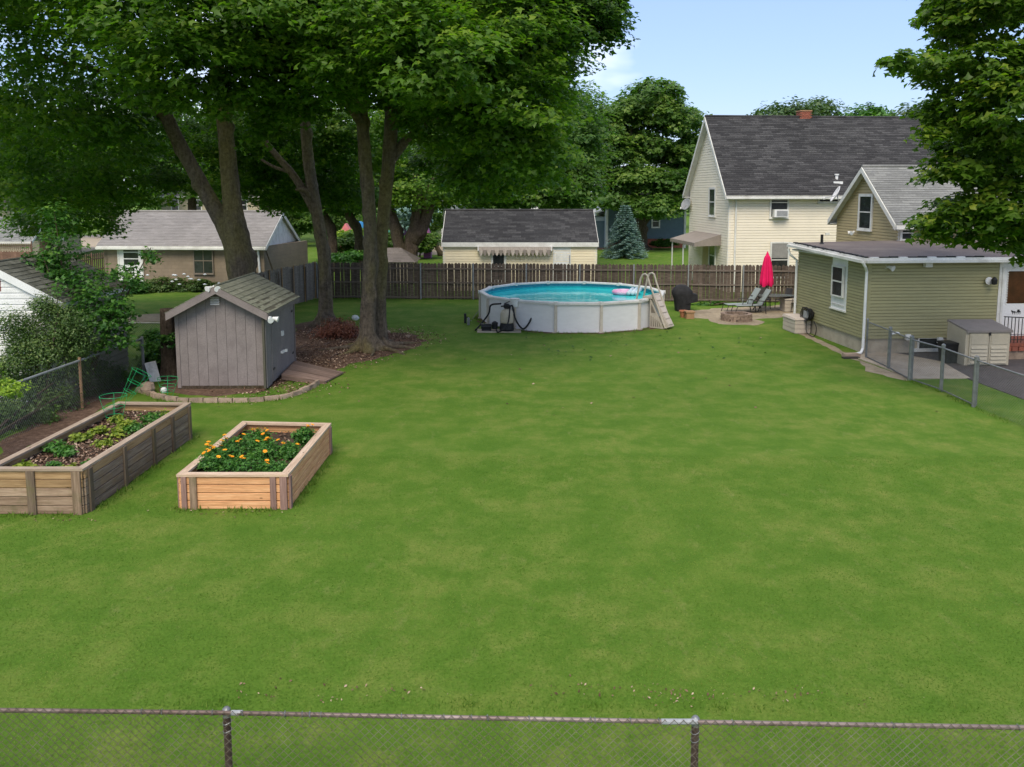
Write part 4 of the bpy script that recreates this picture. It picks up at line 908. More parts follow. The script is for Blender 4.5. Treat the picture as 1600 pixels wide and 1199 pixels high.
# ================================================================== FENCES
def picket_mesh(w_, h, t, m, name='picket', pt=.06):
    b = MB(); b.prism([(-w_/2, 0), (w_/2, 0), (w_/2, h-pt), (w_*.12, h), (-w_*.12, h), (-w_/2, h-pt)], -t/2, t/2); return b.mesh(name, m)
def picket_fence(t, A, B, n, w_, h, mt, mrail, rails, nposts, post, posth, front=1, jit=.02, name='picket', solid=0):
    A = Vector(A); B = Vector(B); d = B-A; L = d.length; ang = math.atan2(d.y, d.x); me = picket_mesh(w_, h, .022, mt, name)
    for i in range(n):
        s = L*(i+.5)/n; p = A+d*(s/L)
        M = frame((p.x, p.y, random.uniform(-jit, jit)), ang) @ Matrix.Translation((0, random.uniform(-.003, .003), 0)) @ Matrix.Rotation(random.gauss(0, .008), 4, 'Y')
        link(name, me, t, M)
    nn = Vector((math.sin(ang), -math.cos(ang), 0))*front
    for z in rails:
        for k in range(nposts):
            a = A+d*(k/nposts)+nn*.045; c = A+d*((k+1)/nposts-.004)+nn*.045
            plank('rail', a+Vector((0, 0, z)), c+Vector((0, 0, z+random.uniform(-.015, .015))), .075, .05, mrail, t)
    for k in range(nposts+1):
        p = A+d*(k/nposts)+nn*.10
        MB().tube([p, p+Vector((0, 0, posth+.04))], .036, 8).obj('post', post, t)
fA, fB = G(497, 466), G(1246, 473)
t = thing('stockade_fence', 'long brown weathered picket fence behind the pool with steel posts', 'fence', fA)
picket_fence(t, fA, fB, 140, .156, 1.84, M_['fence'], M_['fence_rail'], (.10, .85, 1.55), 9, M_['pale_galv'], 1.8)
b = MB(); 
for i in range(26):     # fuller backing boards showing between the pickets in some bays
    pass
sA = Vector((-11.5, 36.6, 0)); sB = fA+Vector((-.05, -.05, 0))
t = thing('board_fence', 'grey upright board fence between the tan garage and the back lawn', 'fence', sB)
picket_fence(t, sA, sB, 44, .15, 1.86, M_['fence_grey'], M_['fence_rail'], (), 5, M_['fence_rail'], 1.7, name='board', jit=.035)
for k in range(6):
    p = sA.lerp(sB, .12+.17*k); plank('batten', p+Vector((.05, -.03, 0)), p+Vector((.05, -.03, 1.9)), .07, .03, M_['old_warm'], t, up=(0, 1, 0))
t = thing('red_fence', 'red brown board fence with lattice top at the far left', 'fence', G(0, 420))
A_, B_ = W(-60, 400, 50), W(52, 400, 50); A_.z = B_.z = 0
picket_fence(t, A_, B_, 26, .17, 1.95, M_['redfence'], M_['redfence'], (), 2, M_['redfence'], 2.5, name='board', jit=.0)
lat = MB(); L = (B_-A_).length
for i in range(int(L/.12)):
    x = i*.12; lat.box(x, x+.02, -.02, 0, 2.0, 2.38)
for z in (1.98, 2.1, 2.2, 2.3, 2.4): lat.box(0, L, -.03, .01, z, z+.03)
lat.obj('lattice', M_['redfence'], t, frame(A_, 0))
C_ = G(168, 425); t = thing('picket_fence', 'brown picket fence sloping down behind the sapling to the tan garage', 'fence', B_)
picket_fence(t, B_, C_, 34, .12, 1.35, M_['redfence'], M_['redfence'], (.3, 1.0), 4, M_['redfence'], 1.4)
A_, B_ = G(500, 389), G(585, 388); t = thing('iron_fence', 'black picket garden fence behind the left pair of maples', 'fence', A_)
picket_fence(t, A_, B_, 30, .05, 1.25, M_['blackfence'], M_['blackfence'], (.2, 1.05), 3, M_['blackfence'], 1.3, name='bar')
A_, B_ = G(592, 388), G(662, 391); C_ = G(706, 372); t = thing('garden_fence', 'pale green grey garden picket fence beyond the hipped shed', 'fence', A_)
picket_fence(t, A_, B_, 26, .14, 1.35, M_['palefence'], M_['palefence'], (.3, 1.0), 3, M_['palefence'], 1.35)
picket_fence(t, B_, C_, 24, .2, 1.35, M_['palefence'], M_['palefence'], (.3, 1.0), 3, M_['palefence'], 1.35)

def chainlink(t, A, B, h0, h1, d, r, m, name='wire_mesh', top=None):
    """diagonal wires woven between z=h0 and h1 over the line A-B"""
    A = Vector(A); B = Vector(B); D = B-A; L = D.length; u = D/L; nrm = Vector((-u.y, u.x, 0)); b = MB(); hh = h1-h0; n = int((L+hh)/d)+1
    for fam in (0, 1):
        for i in range(n):
            s = -hh+i*d
            a0 = max(s, 0); a1 = min(s+hh, L)
            if a1-a0 < .02: continue
            za, zb = (a0-s), (a1-s)
            if fam: za, zb = hh-za, hh-zb
            off = nrm*(r*.8 if fam else -r*.8)
            b.tube([A+u*a0+Vector((0, 0, h0+za))+off, A+u*a1+Vector((0, 0, h0+zb))+off], r, 3, cap=False)
    return b.obj(name, m, t)
# near fence across the bottom
t = thing('chain_link_fence', 'rusty chain link fence with dark pipe rail across the foreground', 'fence', G(720, 1300))
rp_ = [W(-420, 1102, 1), ]
zr = 1.2
def railpt(px, py): return G(px, py, zr)
pts = [railpt(-400, 1104), railpt(0, 1110), railpt(352, 1114), railpt(720, 1121.5), railpt(1088, 1128.5), railpt(1600, 1137), railpt(2000, 1143)]
MB().tube(pts[:3], .0185, 10).obj('top_rail', M_['rust_pipe'], t); MB().tube([pts[2]+Vector((.0, 0, 0)), pts[3], pts[4]], .018, 10).obj('top_rail', M_['rust_pipe'], t); MB().tube(pts[4:], .0185, 10).obj('top_rail', M_['rust_pipe'], t)
MB().tube([pts[4]-Vector((.28, 0, -.004)), pts[4]+Vector((.01, 0, .004))], .0225, 10).obj('rail_sleeve', M_['metalgrey'], t)
MB().tube([pts[2]+Vector((.05, 0, 0)), pts[2]+Vector((.14, 0, 0))], .0215, 10).obj('rail_sleeve', M_['metalgrey'], t)
for i in (2, 4):
    p = pts[i]; po = MB().tube([(p.x, p.y+.03, 0), (p.x, p.y+.03, zr+.01)], .03, 12).obj('post', M_['dark_post'], t)
    MB().lathe([(.032, -.05), (.033, .015), (.02, .03), (.004, .034)], (p.x, p.y+.03, zr+.0), 12).obj('post_cap', M_['galv'], po)
    for dz in (.1, .17):
        MB().tube([(p.x+.035*math.cos(q*.785), p.y+.03+.035*math.sin(q*.785), zr-dz+.01*math.sin(q)) for q in range(8)], .004, 4, closed=True).obj('tie_wire', M_['galv'], po)
wire_dark = mat('rusted_wire', (.075, .062, .045), (.12, .10, .07), 6, .7, 0, dirt=(.3, .29, .25), dscale=2, damt=.4)
for seg in ((0, 2), (2, 4), (4, 6)): chainlink(t, Vector((pts[seg[0]].x, pts[seg[0]].y-.028, 0)), Vector((pts[seg[1]].x, pts[seg[1]].y-.028, 0)), .04, zr+.035, .074, .0028, wire_dark)
tw = MB()
for i in range(26):
    s = random.uniform(.0, 1); k = random.choice((2, 2, 3, 4, 5, 1)); p = pts[k].lerp(pts[min(k+1, 6)], s)
    q = [(p.x+.003*q_, p.y+.0245*math.cos(q_*1.05), p.z+.0245*math.sin(q_*1.05)) for q_ in range(6)]; tw.tube(q, .0028, 4, closed=True)
    tw.tube([(p.x, p.y-.02, p.z+.015), (p.x+random.uniform(-.02, .02), p.y-.035, p.z+.045)], .0022, 3)
tw.obj('tie_wire', M_['galv'], t)
# right-hand garden fence with gate
P_ = [G(1353, 560), G(1388, 577), G(1421, 595), G(1470, 612), G(1521, 636), G(1660, 694)]
t = thing('chain_link_fence', 'galvanised chain link fence with gate beside the olive green house', 'fence', P_[0])
for i, p in enumerate(P_):
    r = (.035, .05, .055, .048, .052, .045)[i]
    MB().tube([p, p+Vector((0, 0, 1.26))], r, 12).obj('post', M_['galv'], t)
    if i in (2, 4): MB().tube([p+Vector((.075, .05, .03)), p+Vector((.075, .05, 1.24))], .032, 10).obj('gate_post', M_['galv'], t)
    MB().lathe([(r+.006, -.02), (r+.006, .02), (r*.5, .05)], p+Vector((0, 0, 1.27)), 12).obj('post_cap', M_['galv'], t)
for i in range(5):
    a, c = P_[i], P_[i+1]
    MB().tube([a+Vector((0, 0, 1.2)), c+Vector((0, 0, 1.2))], .022, 8).obj('top_rail', M_['galv'], t)
    if i in (0, 1, 2, 3): MB().tube([a+Vector((0, 0, .06)), c+Vector((0, 0, .06))], .018, 8).obj('bottom_rail', M_['galv'], t)
    chainlink(t, a+Vector((-.03, 0, 0)), c+Vector((-.03, 0, 0)), .05, 1.2, .075, .0022, M_['wire'])
# left-hand fence
lp_ = [Vector((-11.0, 14.5, 0)), Vector((-10.98, 17.6, 0)), Vector((-10.8, 20.9, 0)), Vector((-10.62, 24.1, 0))]
t = thing('chain_link_fence', 'chain link fence running along the left shrubs behind the long planter', 'fence', lp_[0])
for i, p in enumerate(lp_):
    if i == 2: MB().tube([p, p+Vector((0, 0, 1.3))], .035, 8).obj('wooden_post', M_['clay'], t)
    else:
        MB().tube([p, p+Vector((0, 0, 1.28))], .042, 10).obj('post', M_['pale_galv'], t)
for i in range(3):
    MB().tube([lp_[i]+Vector((0, 0, 1.22)), lp_[i+1]+Vector((0, 0, 1.22))], .03, 8).obj('top_rail', M_['pale_galv'], t)
    chainlink(t, lp_[i]+Vector((.03, 0, 0)), lp_[i+1]+Vector((.03, 0, 0)), .05, 1.22, .09, .0032, M_['galv'])
t = thing('chain_link_fence', 'short run of chain link fence between white shed and grey shed', 'fence', lp_[3])
a, c = Vector((-10.62, 24.1, 0)), G(205, 508); c2 = Vector((-11.2, 30, 0)); 
a = G(196, 556); c = G(262, 556); a.z = c.z = 0
for p in (a, c): MB().tube([p, p+Vector((0, 0, 1.12))], .03, 8).obj('post', M_['galv'], t)
MB().tube([a+Vector((0, 0, 1.1)), c+Vector((0, 0, 1.1))], .022, 8).obj('top_rail', M_['galv'], t); chainlink(t, a, c, .05, 1.1, .08, .0025, M_['galv'])

# ================================================================== POOL
NP, PR = 14, 3.9; PC = Vector((2.56, 36.25, 0)); WZ = 1.14
pool = thing('pool', 'round above-ground pool with pale walls and turquoise water', 'pool', PC)
def pv(k, r): a = 2*math.pi*(k+.5)/NP; return Vector((PC.x+r*math.sin(a), PC.y-r*math.cos(a), 0))
for k in range(NP):
    a, c = pv(k-1, PR), pv(k, PR); d = (c-a).normalized(); n = Vector((d.y, -d.x, 0))
    MB().hexa([a-n*.02, c-n*.02, c, a][::-1]+[x+Vector((0, 0, WZ)) for x in (a-n*.02, c-n*.02, c, a)][::-1]).obj('wall_panel', M_['pool_panel'], pool)
    a2, c2 = pv(k-1, PR-.03), pv(k, PR-.03)
    MB().add([a2, c2, c2+Vector((0, 0, WZ)), a2+Vector((0, 0, WZ))], [(3, 2, 1, 0)]).obj('liner', M_['liner'], pool)
    MB().add([a2*.998+PC*.002+Vector((0, 0, WZ-.17)), c2*.998+PC*.002+Vector((0, 0, WZ-.17)), c2*.998+PC*.002+Vector((0, 0, WZ-.02)), a2*.998+PC*.002+Vector((0, 0, WZ-.02))], [(3, 2, 1, 0)]).obj('liner_band', M_['liner_tile'], pool)
    # ledge segment, bevelled
    o0, o1, i0, i1 = pv(k-1, PR+.09), pv(k, PR+.09), pv(k-1, PR-.12), pv(k, PR-.12)
    g = .012; o0, o1 = o0.lerp(o1, g), o1.lerp(o0, g); i0, i1 = i0.lerp(i1, g), i1.lerp(i0, g)
    b = MB(); z = WZ
    prof = lambda o, i: [o+Vector((0, 0, z-.05)), o+Vector((0, 0, z+.02)), o.lerp(i, .12)+Vector((0, 0, z+.05)), i.lerp(o, .12)+Vector((0, 0, z+.05)), i+Vector((0, 0, z+.02)), i+Vector((0, 0, z-.03))]
    A_, B_ = prof(o0, i0), prof(o1, i1)
    b.add(A_+B_, [(0, 1, 2, 3, 4, 5), (11, 10, 9, 8, 7, 6)]+[(j, j+6, (j+1) % 6+6, (j+1) % 6) for j in range(6)])
    b.obj('ledge', M_['pool_cap'], pool)
    # upright at vertex k
    p = pv(k, PR+.03); ang = 2*math.pi*(k+.5)/NP
    M = frame(p, ang); ub = MB(); ub.prism([(-.058, 0), (.058, 0), (.05, WZ-.04), (-.05, WZ-.04)], -.045, .02); ub.box(-.025, .025, -.058, -.044, .04, WZ-.08); ub.box(-.11, .11, -.08, .05, 0, .04)
    ub.obj('upright', M_['pool_trim'], pool, M)
    q = pv(k, PR-.015); cb = MB(); cb.box(-.07, .07, -.13, .13, WZ-.06, WZ+.062); cb.obj('ledge_cap', M_['pool_cap'], pool, frame(q, ang))
cc = [tuple(pv(k, PR-.035)+Vector((0, 0, WZ-.24))) for k in range(NP)]
MB().add(cc, [tuple(range(NP))]).obj('water', M_['water'], pool)
poly_sheet('pool_edge_mulch', [tuple(pv(k, PR+.28)) for k in range(NP)], .003, M_['mulch'], .1)
# ladder
la = R(52); lp = PC+Vector((math.sin(la), -math.cos(la), 0))*(PR+.02); M = frame(lp, la-math.pi/2)   # local x outward
t = thing('pool_ladder', 'beige resin A-frame pool ladder leaning over the right pool rim', 'ladder', lp)
for s in (-.28, .28):
    MB().tube([M @ Vector(v) for v in ((-.62, s, .95), (-.42, s, 1.95), (-.33, s, 2.12), (-.22, s, 2.16), (-.12, s, 2.10), (.0, s, 1.75), (.28, s, 1.1), (.72, s, .05))], .038, 8).obj('handrail', M_['resin'], t)
b = MB(); b.hexa([(.02, -.25, 1.32), (.74, -.25, .04), (.74, .25, .04), (.02, .25, 1.32), (.1, -.25, 1.38), (.84, -.25, .10), (.84, .25, .10), (.1, .25, 1.38)]); b.obj('step_cover', M_['resin'], t, M)
b = MB()
for k in range(5):
    f0, f1 = .07+.18*k, .07+.18*k+.15
    b.hexa([(.10+.74*f0+.004, -.19, 1.385-1.28*f0), (.10+.74*f1+.004, -.19, 1.385-1.28*f1), (.10+.74*f1+.004, .19, 1.385-1.28*f1), (.10+.74*f0+.004, .19, 1.385-1.28*f0), (.12+.74*f0, -.19, 1.40-1.28*f0), (.12+.74*f1, -.19, 1.40-1.28*f1), (.12+.74*f1, .19, 1.40-1.28*f1), (.12+.74*f0, .19, 1.40-1.28*f0)])
    b2 = b; b = MB(); b2.obj('tread', M_['boxlid'], t, M)
MB().prism([(.02, .02), (.66, .02), (.06, 1.15), (.02, 1.15)], -.285, -.25).obj('side_panel', M_['resin'], t, M)
for k in range(5):
    MB().prism([(.08+k*.1, .08), (.12+k*.1, .08), (.10+k*.085, .5-.05*k), (.075+k*.085, .5-.05*k)], -.29, -.284).obj('slot_shade', M_['resin_dark'], t, M)  # thin dark plates on the panel; the shade of openings is in their colour
MB().prism([(.08, .62), (.28, .62), (.08, .98)], -.29, -.284).obj('slot_shade', M_['resin_dark'], t, M)
MB().box(-.3, .12, -.3, .3, WZ+.04, WZ+.12).obj('platform', M_['resin'], t, M)
MB().tube([M @ Vector(v) for v in ((-.62, -.28, .95), (-.62, -.28, .1))], .035, 8).obj('inner_rail', M_['resin'], t)
# float
fl = PC+Vector((2.35, 1.15, WZ-.22)); t = thing('pool_float', 'pink and white inflatable float lying by the pool ladder', 'pool float', fl)
b = MB(); b.lathe([(.25, .0), (.38, -.04), (.48, .03), (.5, .11), (.43, .18), (.32, .18), (.25, .11), (.25, .0)], fl, 24); b.obj('ring', M_['pinkv'], t, None, True)
b = MB()
for k in range(3): b.tube([fl+Vector((.15+k*.17, -.55-.03*k, .08)), fl+Vector((.45+k*.17, .15, .2))], .09, 8)
b.obj('mattress', M_['paleblue'], t, None, True)
# pump, filter
fp = G(792, 518); t = thing('pool_filter', 'tan sand filter with black base beside the pool wall', 'pool filter', fp)
MB().box(-1.15, .55, -.35, .35, 0, .04).obj('pad', M_['concrete'], None, frame(fp)); 
pad = bpy.data.objects[-1] if False else [o for o in bpy.data.objects if o.name == 'pad'][0]; tag(pad, 'small concrete pad under the tan pool filter', 'concrete pad')
pad.name = 'equipment_pad'
MB().lathe([(.27, .04), (.29, .1), (.26, .3), (.25, .34)], fp, 18).obj('base', M_['black'], t)
MB().lathe([(.25, .34), (.26, .4), (.25, .72), (.20, .82), (.10, .88), (.08, .9)], fp, 20).obj('tank', mat('cream_tank', (.50, .43, .32), (.45, .38, .28), 3, .45, .05), t, None, True)
b = MB(); b.lathe([(.1, .9), (.13, .94), (.13, 1.04), (.06, 1.1)], fp, 12)
for a in range(4): b.tube([fp+Vector((0, 0, 1.0)), fp+Vector((.24*math.cos(a*1.57+.4), .24*math.sin(a*1.57+.4), 1.0+.04*(a % 2)))], .03, 6)
b.tube([fp+Vector((-.1, -.05, 1.1)), fp+Vector((.12, 0, 1.18))], .018, 6); b.obj('valve', M_['black'], t)
pm = fp+Vector((-.72, -.02, 0)); t2 = thing('pool_pump', 'black pool pump left of the tan filter', 'pump', pm)
b = MB(); b.tube([pm+Vector((-.28, 0, .2)), pm+Vector((.12, 0, .2))], .11, 10); b.box(pm.x-.26, pm.x+.12, pm.y-.1, pm.y+.1, .04, .12); b.obj('motor', M_['black'], t2)
MB().lathe([(.11, .1), (.12, .3), (.13, .34), (.05, .4)], pm+Vector((.25, 0, 0)), 12).obj('strainer_basket', M_['black'], t2)
hose = lambda pts, lb, r=.035: tag(MB().tube(smooth_path(pts, [r]*len(pts))[0], r, 7).obj('hose', M_['black'], None, None, True), lb, 'hose', None)
hose([pm+Vector((-.45, -.15, .12)), pm+Vector((-.5, .0, .06)), pm+Vector((-.3, .25, .25)), pm+Vector((.0, .3, .65)), pm+Vector((.1, .25, 1.0)), pm+Vector((.5, .1, 1.08))], 'black hose arching over the pool pump to the valve')
hose([fp+Vector((.22, .1, .98)), fp+Vector((.35, .0, .45)), fp+Vector((.62, .0, .10)), fp+Vector((.85, .05, .3)), fp+Vector((1.02, .2, .62)), fp+Vector((1.25, .25, .86)), fp+Vector((1.36, .33, .92))], 'black hose from filter up to the pool wall inlet')
hose([pm+Vector((.3, -.1, .1)), pm+Vector((.4, -.45, .05)), pm+Vector((.75, -.4, .35)), pm+Vector((.85, -.05, 1.0))], 'black hose looping in front of the pool filter', .028)
tag(MB().lathe([(.15, 0), (.17, .28), (.19, .30), (.19, .33), (.13, .33)], tuple(PC+Vector((-2.45, -3.1, .92))), 14).obj('skimmer_box', M_['trim'], pool), None)
for (x_, y_, lb, h) in ((727, 505, 'black spigot stake in the grass left of the pool pump', .36), (732, 508, 'grey post stub in the grass left of the pool pump', .26)):
    p = G(x_, y_); b = MB(); b.box(p.x-.05, p.x+.05, p.y-.04, p.y+.04, 0, h); b.tube([p+Vector((0, 0, h*.7)), p+Vector((.12, -.03, h*.7))], .02, 6); b.lathe([(.05, h), (.06, h+.02), (.02, h+.05)], p, 8)
    tag(b.obj('garden_spigot', M_['black' if h > .3 else 'galv']), lb, 'spigot')
pts = [G(738, 500), G(745, 494), G(752, 489), G(758, 487)]; tag(MB().tube([p+Vector((0, 0, .03+.1*i)) for i, p in enumerate(pts)], .015, 5).obj('cable', M_['black']), 'thin black cable lying in grass left of the pool', 'cable')

# ================================================================== PATIO THINGS
def lounge(name, label, loc, rot):
    t = thing(name, label, 'lounge chair', (0, 0, 0), 0, 'pair of sling loungers on the dirt patio')
    for s in (-.3, .3):
        MB().tube([(0, s, .36), (-1.15, s, .34), (-1.25, s, 0)], .022, 6).obj('leg', M_['frame'], t)
        MB().tube([(.15, s, 0), (.1, s, .36), (-.05, s, .36), (.38, s, 1.05)], .022, 6).obj('side_frame', M_['frame'], t)
        MB().tube([(.1, s, .55), (-.2, s, .58), (-.45, s, .56), (-.5, s, .35)], .02, 6).obj('armrest', M_['frame'], t)
    MB().hexa([(-1.15, -.28, .34), (-.05, -.28, .35), (-.05, .28, .35), (-1.15, .28, .34), (-1.15, -.28, .36), (-.05, -.28, .37), (-.05, .28, .37), (-1.15, .28, .36)]).obj('seat', M_['sling'], t)
    MB().hexa([(-.05, -.28, .35), (.38, -.28, 1.05), (.38, .28, 1.05), (-.05, .28, .35), (-.08, -.28, .38), (.35, -.28, 1.07), (.35, .28, 1.07), (-.08, .28, .38)]).obj('backrest', M_['sling'], t)
    t.matrix_basis = frame(loc, rot); return t
lounge('lounge_chair', 'left sling lounge chair by the closed red umbrella', tuple(G(1172, 487)), R(8))
lounge('lounge_chair', 'right sling lounge chair leaning against the glass patio table', tuple(G(1188, 489)), R(4))
tb = G(1207, 486); t = thing('patio_table', 'oval glass patio table under the closed red umbrella', 'table', tb)
b = MB(); n = 28; 
b.add([(1.0*math.cos(2*math.pi*k/n), .55*math.sin(2*math.pi*k/n), z) for z in (.70, .72) for k in range(n)], [tuple(range(n-1, -1, -1)), tuple(range(n, 2*n))]+[(k, (k+1) % n, (k+1) % n+n, k+n) for k in range(n)]); b.obj('tabletop', M_['tglass'], t, frame(tb))
MB().tube([tb+Vector((1.0*math.cos(2*math.pi*k/n), .55*math.sin(2*math.pi*k/n), .705)) for k in range(n)], .022, 6, closed=True).obj('rim', M_['frame'], t)
for sx in (-1, 1):
    for sy in (-1, 1): MB().tube([tb+Vector((.78*sx, .38*sy, 0)), tb+Vector((.6*sx, .3*sy, .4)), tb+Vector((.75*sx, .36*sy, .69))], .022, 6).obj('leg', M_['frame'], t)
for dx, dy, ro, lb in ((.7, .75, 200, 'dark patio chair behind the right end of the glass table'), (.95, -.35, 170, 'dark patio chair at the right of the glass table'), (-.1, .95, 260, 'dark patio chair behind the red umbrella pole')):
    p = tb+Vector((dx, dy, 0)); t = thing('patio_chair', lb, 'chair', p, R(ro), 'chairs round the glass patio table'); M = frame(p, R(ro))
    MB().box(-.23, .23, -.25, .25, .40, .43).obj('seat', M_['frame'], t, M); MB().hexa([(-.25, -.25, .43), (-.22, -.25, .43), (-.22, .25, .43), (-.25, .25, .43), (-.38, -.23, .95), (-.35, -.23, .95), (-.35, .23, .95), (-.38, .23, .95)]).obj('backrest', M_['frame'], t, M)
    for s in (-.25, .25):
        MB().tube([M @ Vector(v) for v in ((-.28, s, 0), (-.25, s, .62), (.2, s, .62), (.25, s, 0))], .018, 6).obj('leg', M_['frame'], t)
ub_ = W(1196, 486, tb.y+.02); ub_.z = 0; t = thing('patio_umbrella', 'closed crimson patio umbrella standing through the glass table', 'umbrella', ub_, 0)
MB().tube([ub_, ub_+Vector((0, 0, 2.62))], .024, 8).obj('pole', M_['frame'], t)
b = MB(); n = 48; prof = [(.05, 2.60), (.13, 2.45), (.17, 2.25), (.21, 2.0), (.25, 1.7), (.28, 1.4), (.29, 1.22), (.27, 1.16)]
for i, (r, z) in enumerate(prof):
    for k in range(n):
        q = 2*math.pi*k/n; f = 1+.16*math.cos(q*8+z*.8)*(min(1, r/.2)); b.v.append((ub_.x+r*f*math.cos(q)*.95, ub_.y+r*f*math.sin(q), z+.05*math.cos(q*4)*(i == len(prof)-1)))
b.add([], []); b.f = [(i*n+k, i*n+(k+1) % n, (i+1)*n+(k+1) % n, (i+1)*n+k) for i in range(len(prof)-1) for k in range(n)]+[tuple(range(n-1, -1, -1))]; b.m = [0]*len(b.f)
b.obj('canopy', M_['red'], t, None, True); MB().lathe([(.07, 2.55), (.06, 2.62), (.025, 2.68), (.02, 2.72)], ub_, 10).obj('finial', M_['red'], t)
# fire pit: single stones
fpc = G(1150.5, 500.5); t = thing('fire_pit', 'round fire pit of stacked brown stones on the dirt patio', 'fire pit', fpc)
MB().lathe([(.42, .0), (.42, .06)], fpc, 20).obj('ash_bed', M_['ash'], t)
st_ = []
for v in range(4):
    w_ = .24+.02*v; b = MB(); j = lambda: random.uniform(-.008, .008)
    b.hexa([(-w_/2, -.08+j(), 0), (w_/2, -.08+j(), 0), (w_/2*.8, .08, 0), (-w_/2*.8, .08, 0), (-w_/2+j(), -.075, .095), (w_/2+j(), -.075+j(), .1), (w_/2*.78, .08, .1), (-w_/2*.78, .08, .095)]); st_.append(b.mesh('stone', M_['pitstone']))
for c in range(3):
    for k in range(14):
        a = 2*math.pi*(k+.5*(c % 2))/14; p = fpc+Vector((.56*math.sin(a), -.56*math.cos(a), c*.102))
        link('stone', random.choice(st_), t, frame(p, a+random.uniform(-.06, .06)))
# covered grill
gp_ = G(1067, 486); t = thing('grill', 'barbecue grill under a fitted black cover near the pool ladder', 'grill', gp_)
b = MB(); sec = [(0, .33, .26), (.25, .36, .28), (.55, .38, .30), (.78, .47, .31), (.92, .46, .30), (1.08, .34, .24), (1.18, .20, .16), (1.21, .08, .07)]; n = 28
for i, (z, a, c) in enumerate(sec):
    for k in range(n):
        q = 2*math.pi*k/n; cx, sx = math.cos(q), math.sin(q); f = 1+(.06*math.sin(q*7+z*4)*(1-z/1.3)); e = .6
        b.v.append((gp_.x+a*f*math.copysign(abs(cx)**e, cx)-.07*z, gp_.y+c*f*math.copysign(abs(sx)**e, sx), z))
b.f = [(i*n+k, i*n+(k+1) % n, (i+1)*n+(k+1) % n, (i+1)*n+k) for i in range(len(sec)-1) for k in range(n)]+[tuple(range((len(sec)-1)*n, len(sec)*n))]; b.m = [0]*len(b.f)
b.obj('cover', M_['cover'], t, None, True)
MB().hexa([(.1, -.3, .35), (.62, -.26, .45), (.62, .26, .45), (.1, .3, .35), (.1, -.3, .84), (.6, -.26, .78), (.6, .26, .78), (.1, .3, .84)]).obj('side_shelf_cover', M_['cover'], t, frame(gp_))
p = G(1068, 496); tag(MB().lathe([(.13, 0), (.18, .24), (.2, .25), (.2, .3), (.16, .3), (.14, .2)], p, 16).obj('flower_pot', M_['terracotta']), 'small terracotta pot below the black covered grill', 'pot')
p = G(1077, 498); tag(MB().box(-.17, .17, -.15, .15, 0, .27).box(-.2, .2, -.18, .18, .27, .33).obj('planter_box', M_['clay'], None, frame(p, .1)), 'square tan clay planter right of the small terracotta pot', 'planter')
def deck_box(label, p, ang, w_, d, h, mb_, ml):
    t = thing('deck_box', label, 'storage box', p, ang); M = frame(p, ang)
    MB().box(.02, w_-.02, .02, d-.02, 0, h-.06).obj('body', M_[mb_], t, M)
    for k in range(3):
        z = .03+k*(h-.1)/3; MB().box(-.0, w_, 0, d, z, z+(h-.1)/3-.025).obj('side_band', M_[mb_], t, M)
    MB().hexa([(-.03, -.03, h-.07), (w_+.03, -.03, h-.07), (w_+.03, d+.03, h-.07), (-.03, d+.03, h-.07), (0, 0, h), (w_, 0, h), (w_, d, h+.02), (0, d, h+.02)]).obj('lid', M_[ml], t, M); return t
p = G(1241.5, 522); deck_box('pinkish beige resin deck box against the far end of the olive wall', tuple(p), TH, .62, 1.15, .60, 'boxlid', 'boxlid')
p = Vector((10.85, 35.9, 0)); p = G(1226, 488); deck_box('brown beige storage box behind the olive house by the patio', tuple(p), TH, .9, .6, .62, 'resin', 'resin')
# hose reel with hose
s_, z_ = onwall(1270, 491, XO, WA); M = frame(XO, WA); p = M @ Vector((s_, -.18, z_)); t = thing('hose_reel', 'black garden hose coiled on a wall reel above the deck box', 'hose reel', p)
for k in range(9):
    rr_ = .20+.013*(k % 3)+.01*k; MB().tube([M @ Vector((s_+rr_*1.25*math.cos(q*2*math.pi/20), -.08-.03*k+.02*math.sin(q), z_+rr_*.9*math.sin(q*2*math.pi/20)+.02*math.sin(q*1.7+k))) for q in range(20)], .017, 5, closed=True).obj('hose_coil', M_['black'], t)
MB().box(s_-.12, s_+.12, -.32, -.01, z_-.13, z_+.13).obj('drum', M_['metalgrey'], t, M)
MB().tube(smooth_path([M @ Vector(v) for v in ((s_+.12, -.3, z_-.15), (s_+.2, -.32, z_-.6), (s_+.42, -.3, .05), (s_+.75, -.25, .04), (s_+.8, -.2, .35), (s_+.45, -.15, z_-.2))], [.015]*6)[0], .016, 6).obj('hose_tail', M_['black'], t)
# resin storage shed, bin, splash block
r0 = G(1509, 573); RW, RD = 1.38, 1.05; RA = R(3); M = frame(r0, RA)
t = thing('storage_shed', 'low khaki resin storage shed with double doors and grey lid', 'storage shed', r0, RA)
MB().prism([(0.02, .03), (RD, .03), (RD, 1.26), (.02, 1.1)], 0, .05).obj('side_wall', M_['resin_shed'], t, frame(r0, RA+math.pi/2) @ Matrix.Translation((0, 0, 0)))
b = MB(); b.hexa([(.0, .03, .03), (RW, .03, .03), (RW, RD, .03), (.0, RD, .03), (.0, .03, 1.08), (RW, .03, 1.08), (RW, RD, 1.24), (.0, RD, 1.24)]); b.obj('body', M_['resin_shed'], t, M)
for k in range(6): MB().hexa([(-.022, .1, .12+k*.16), (.0, .1, .12+k*.16), (.0, RD-.06, .12+k*.16), (-.022, RD-.06, .12+k*.16), (-.012, .1, .25+k*.16), (.0, .1, .25+k*.16), (.0, RD-.06, .25+k*.16), (-.012, RD-.06, .25+k*.16)]).obj('side_rib', M_['resin_shed'], t, M)
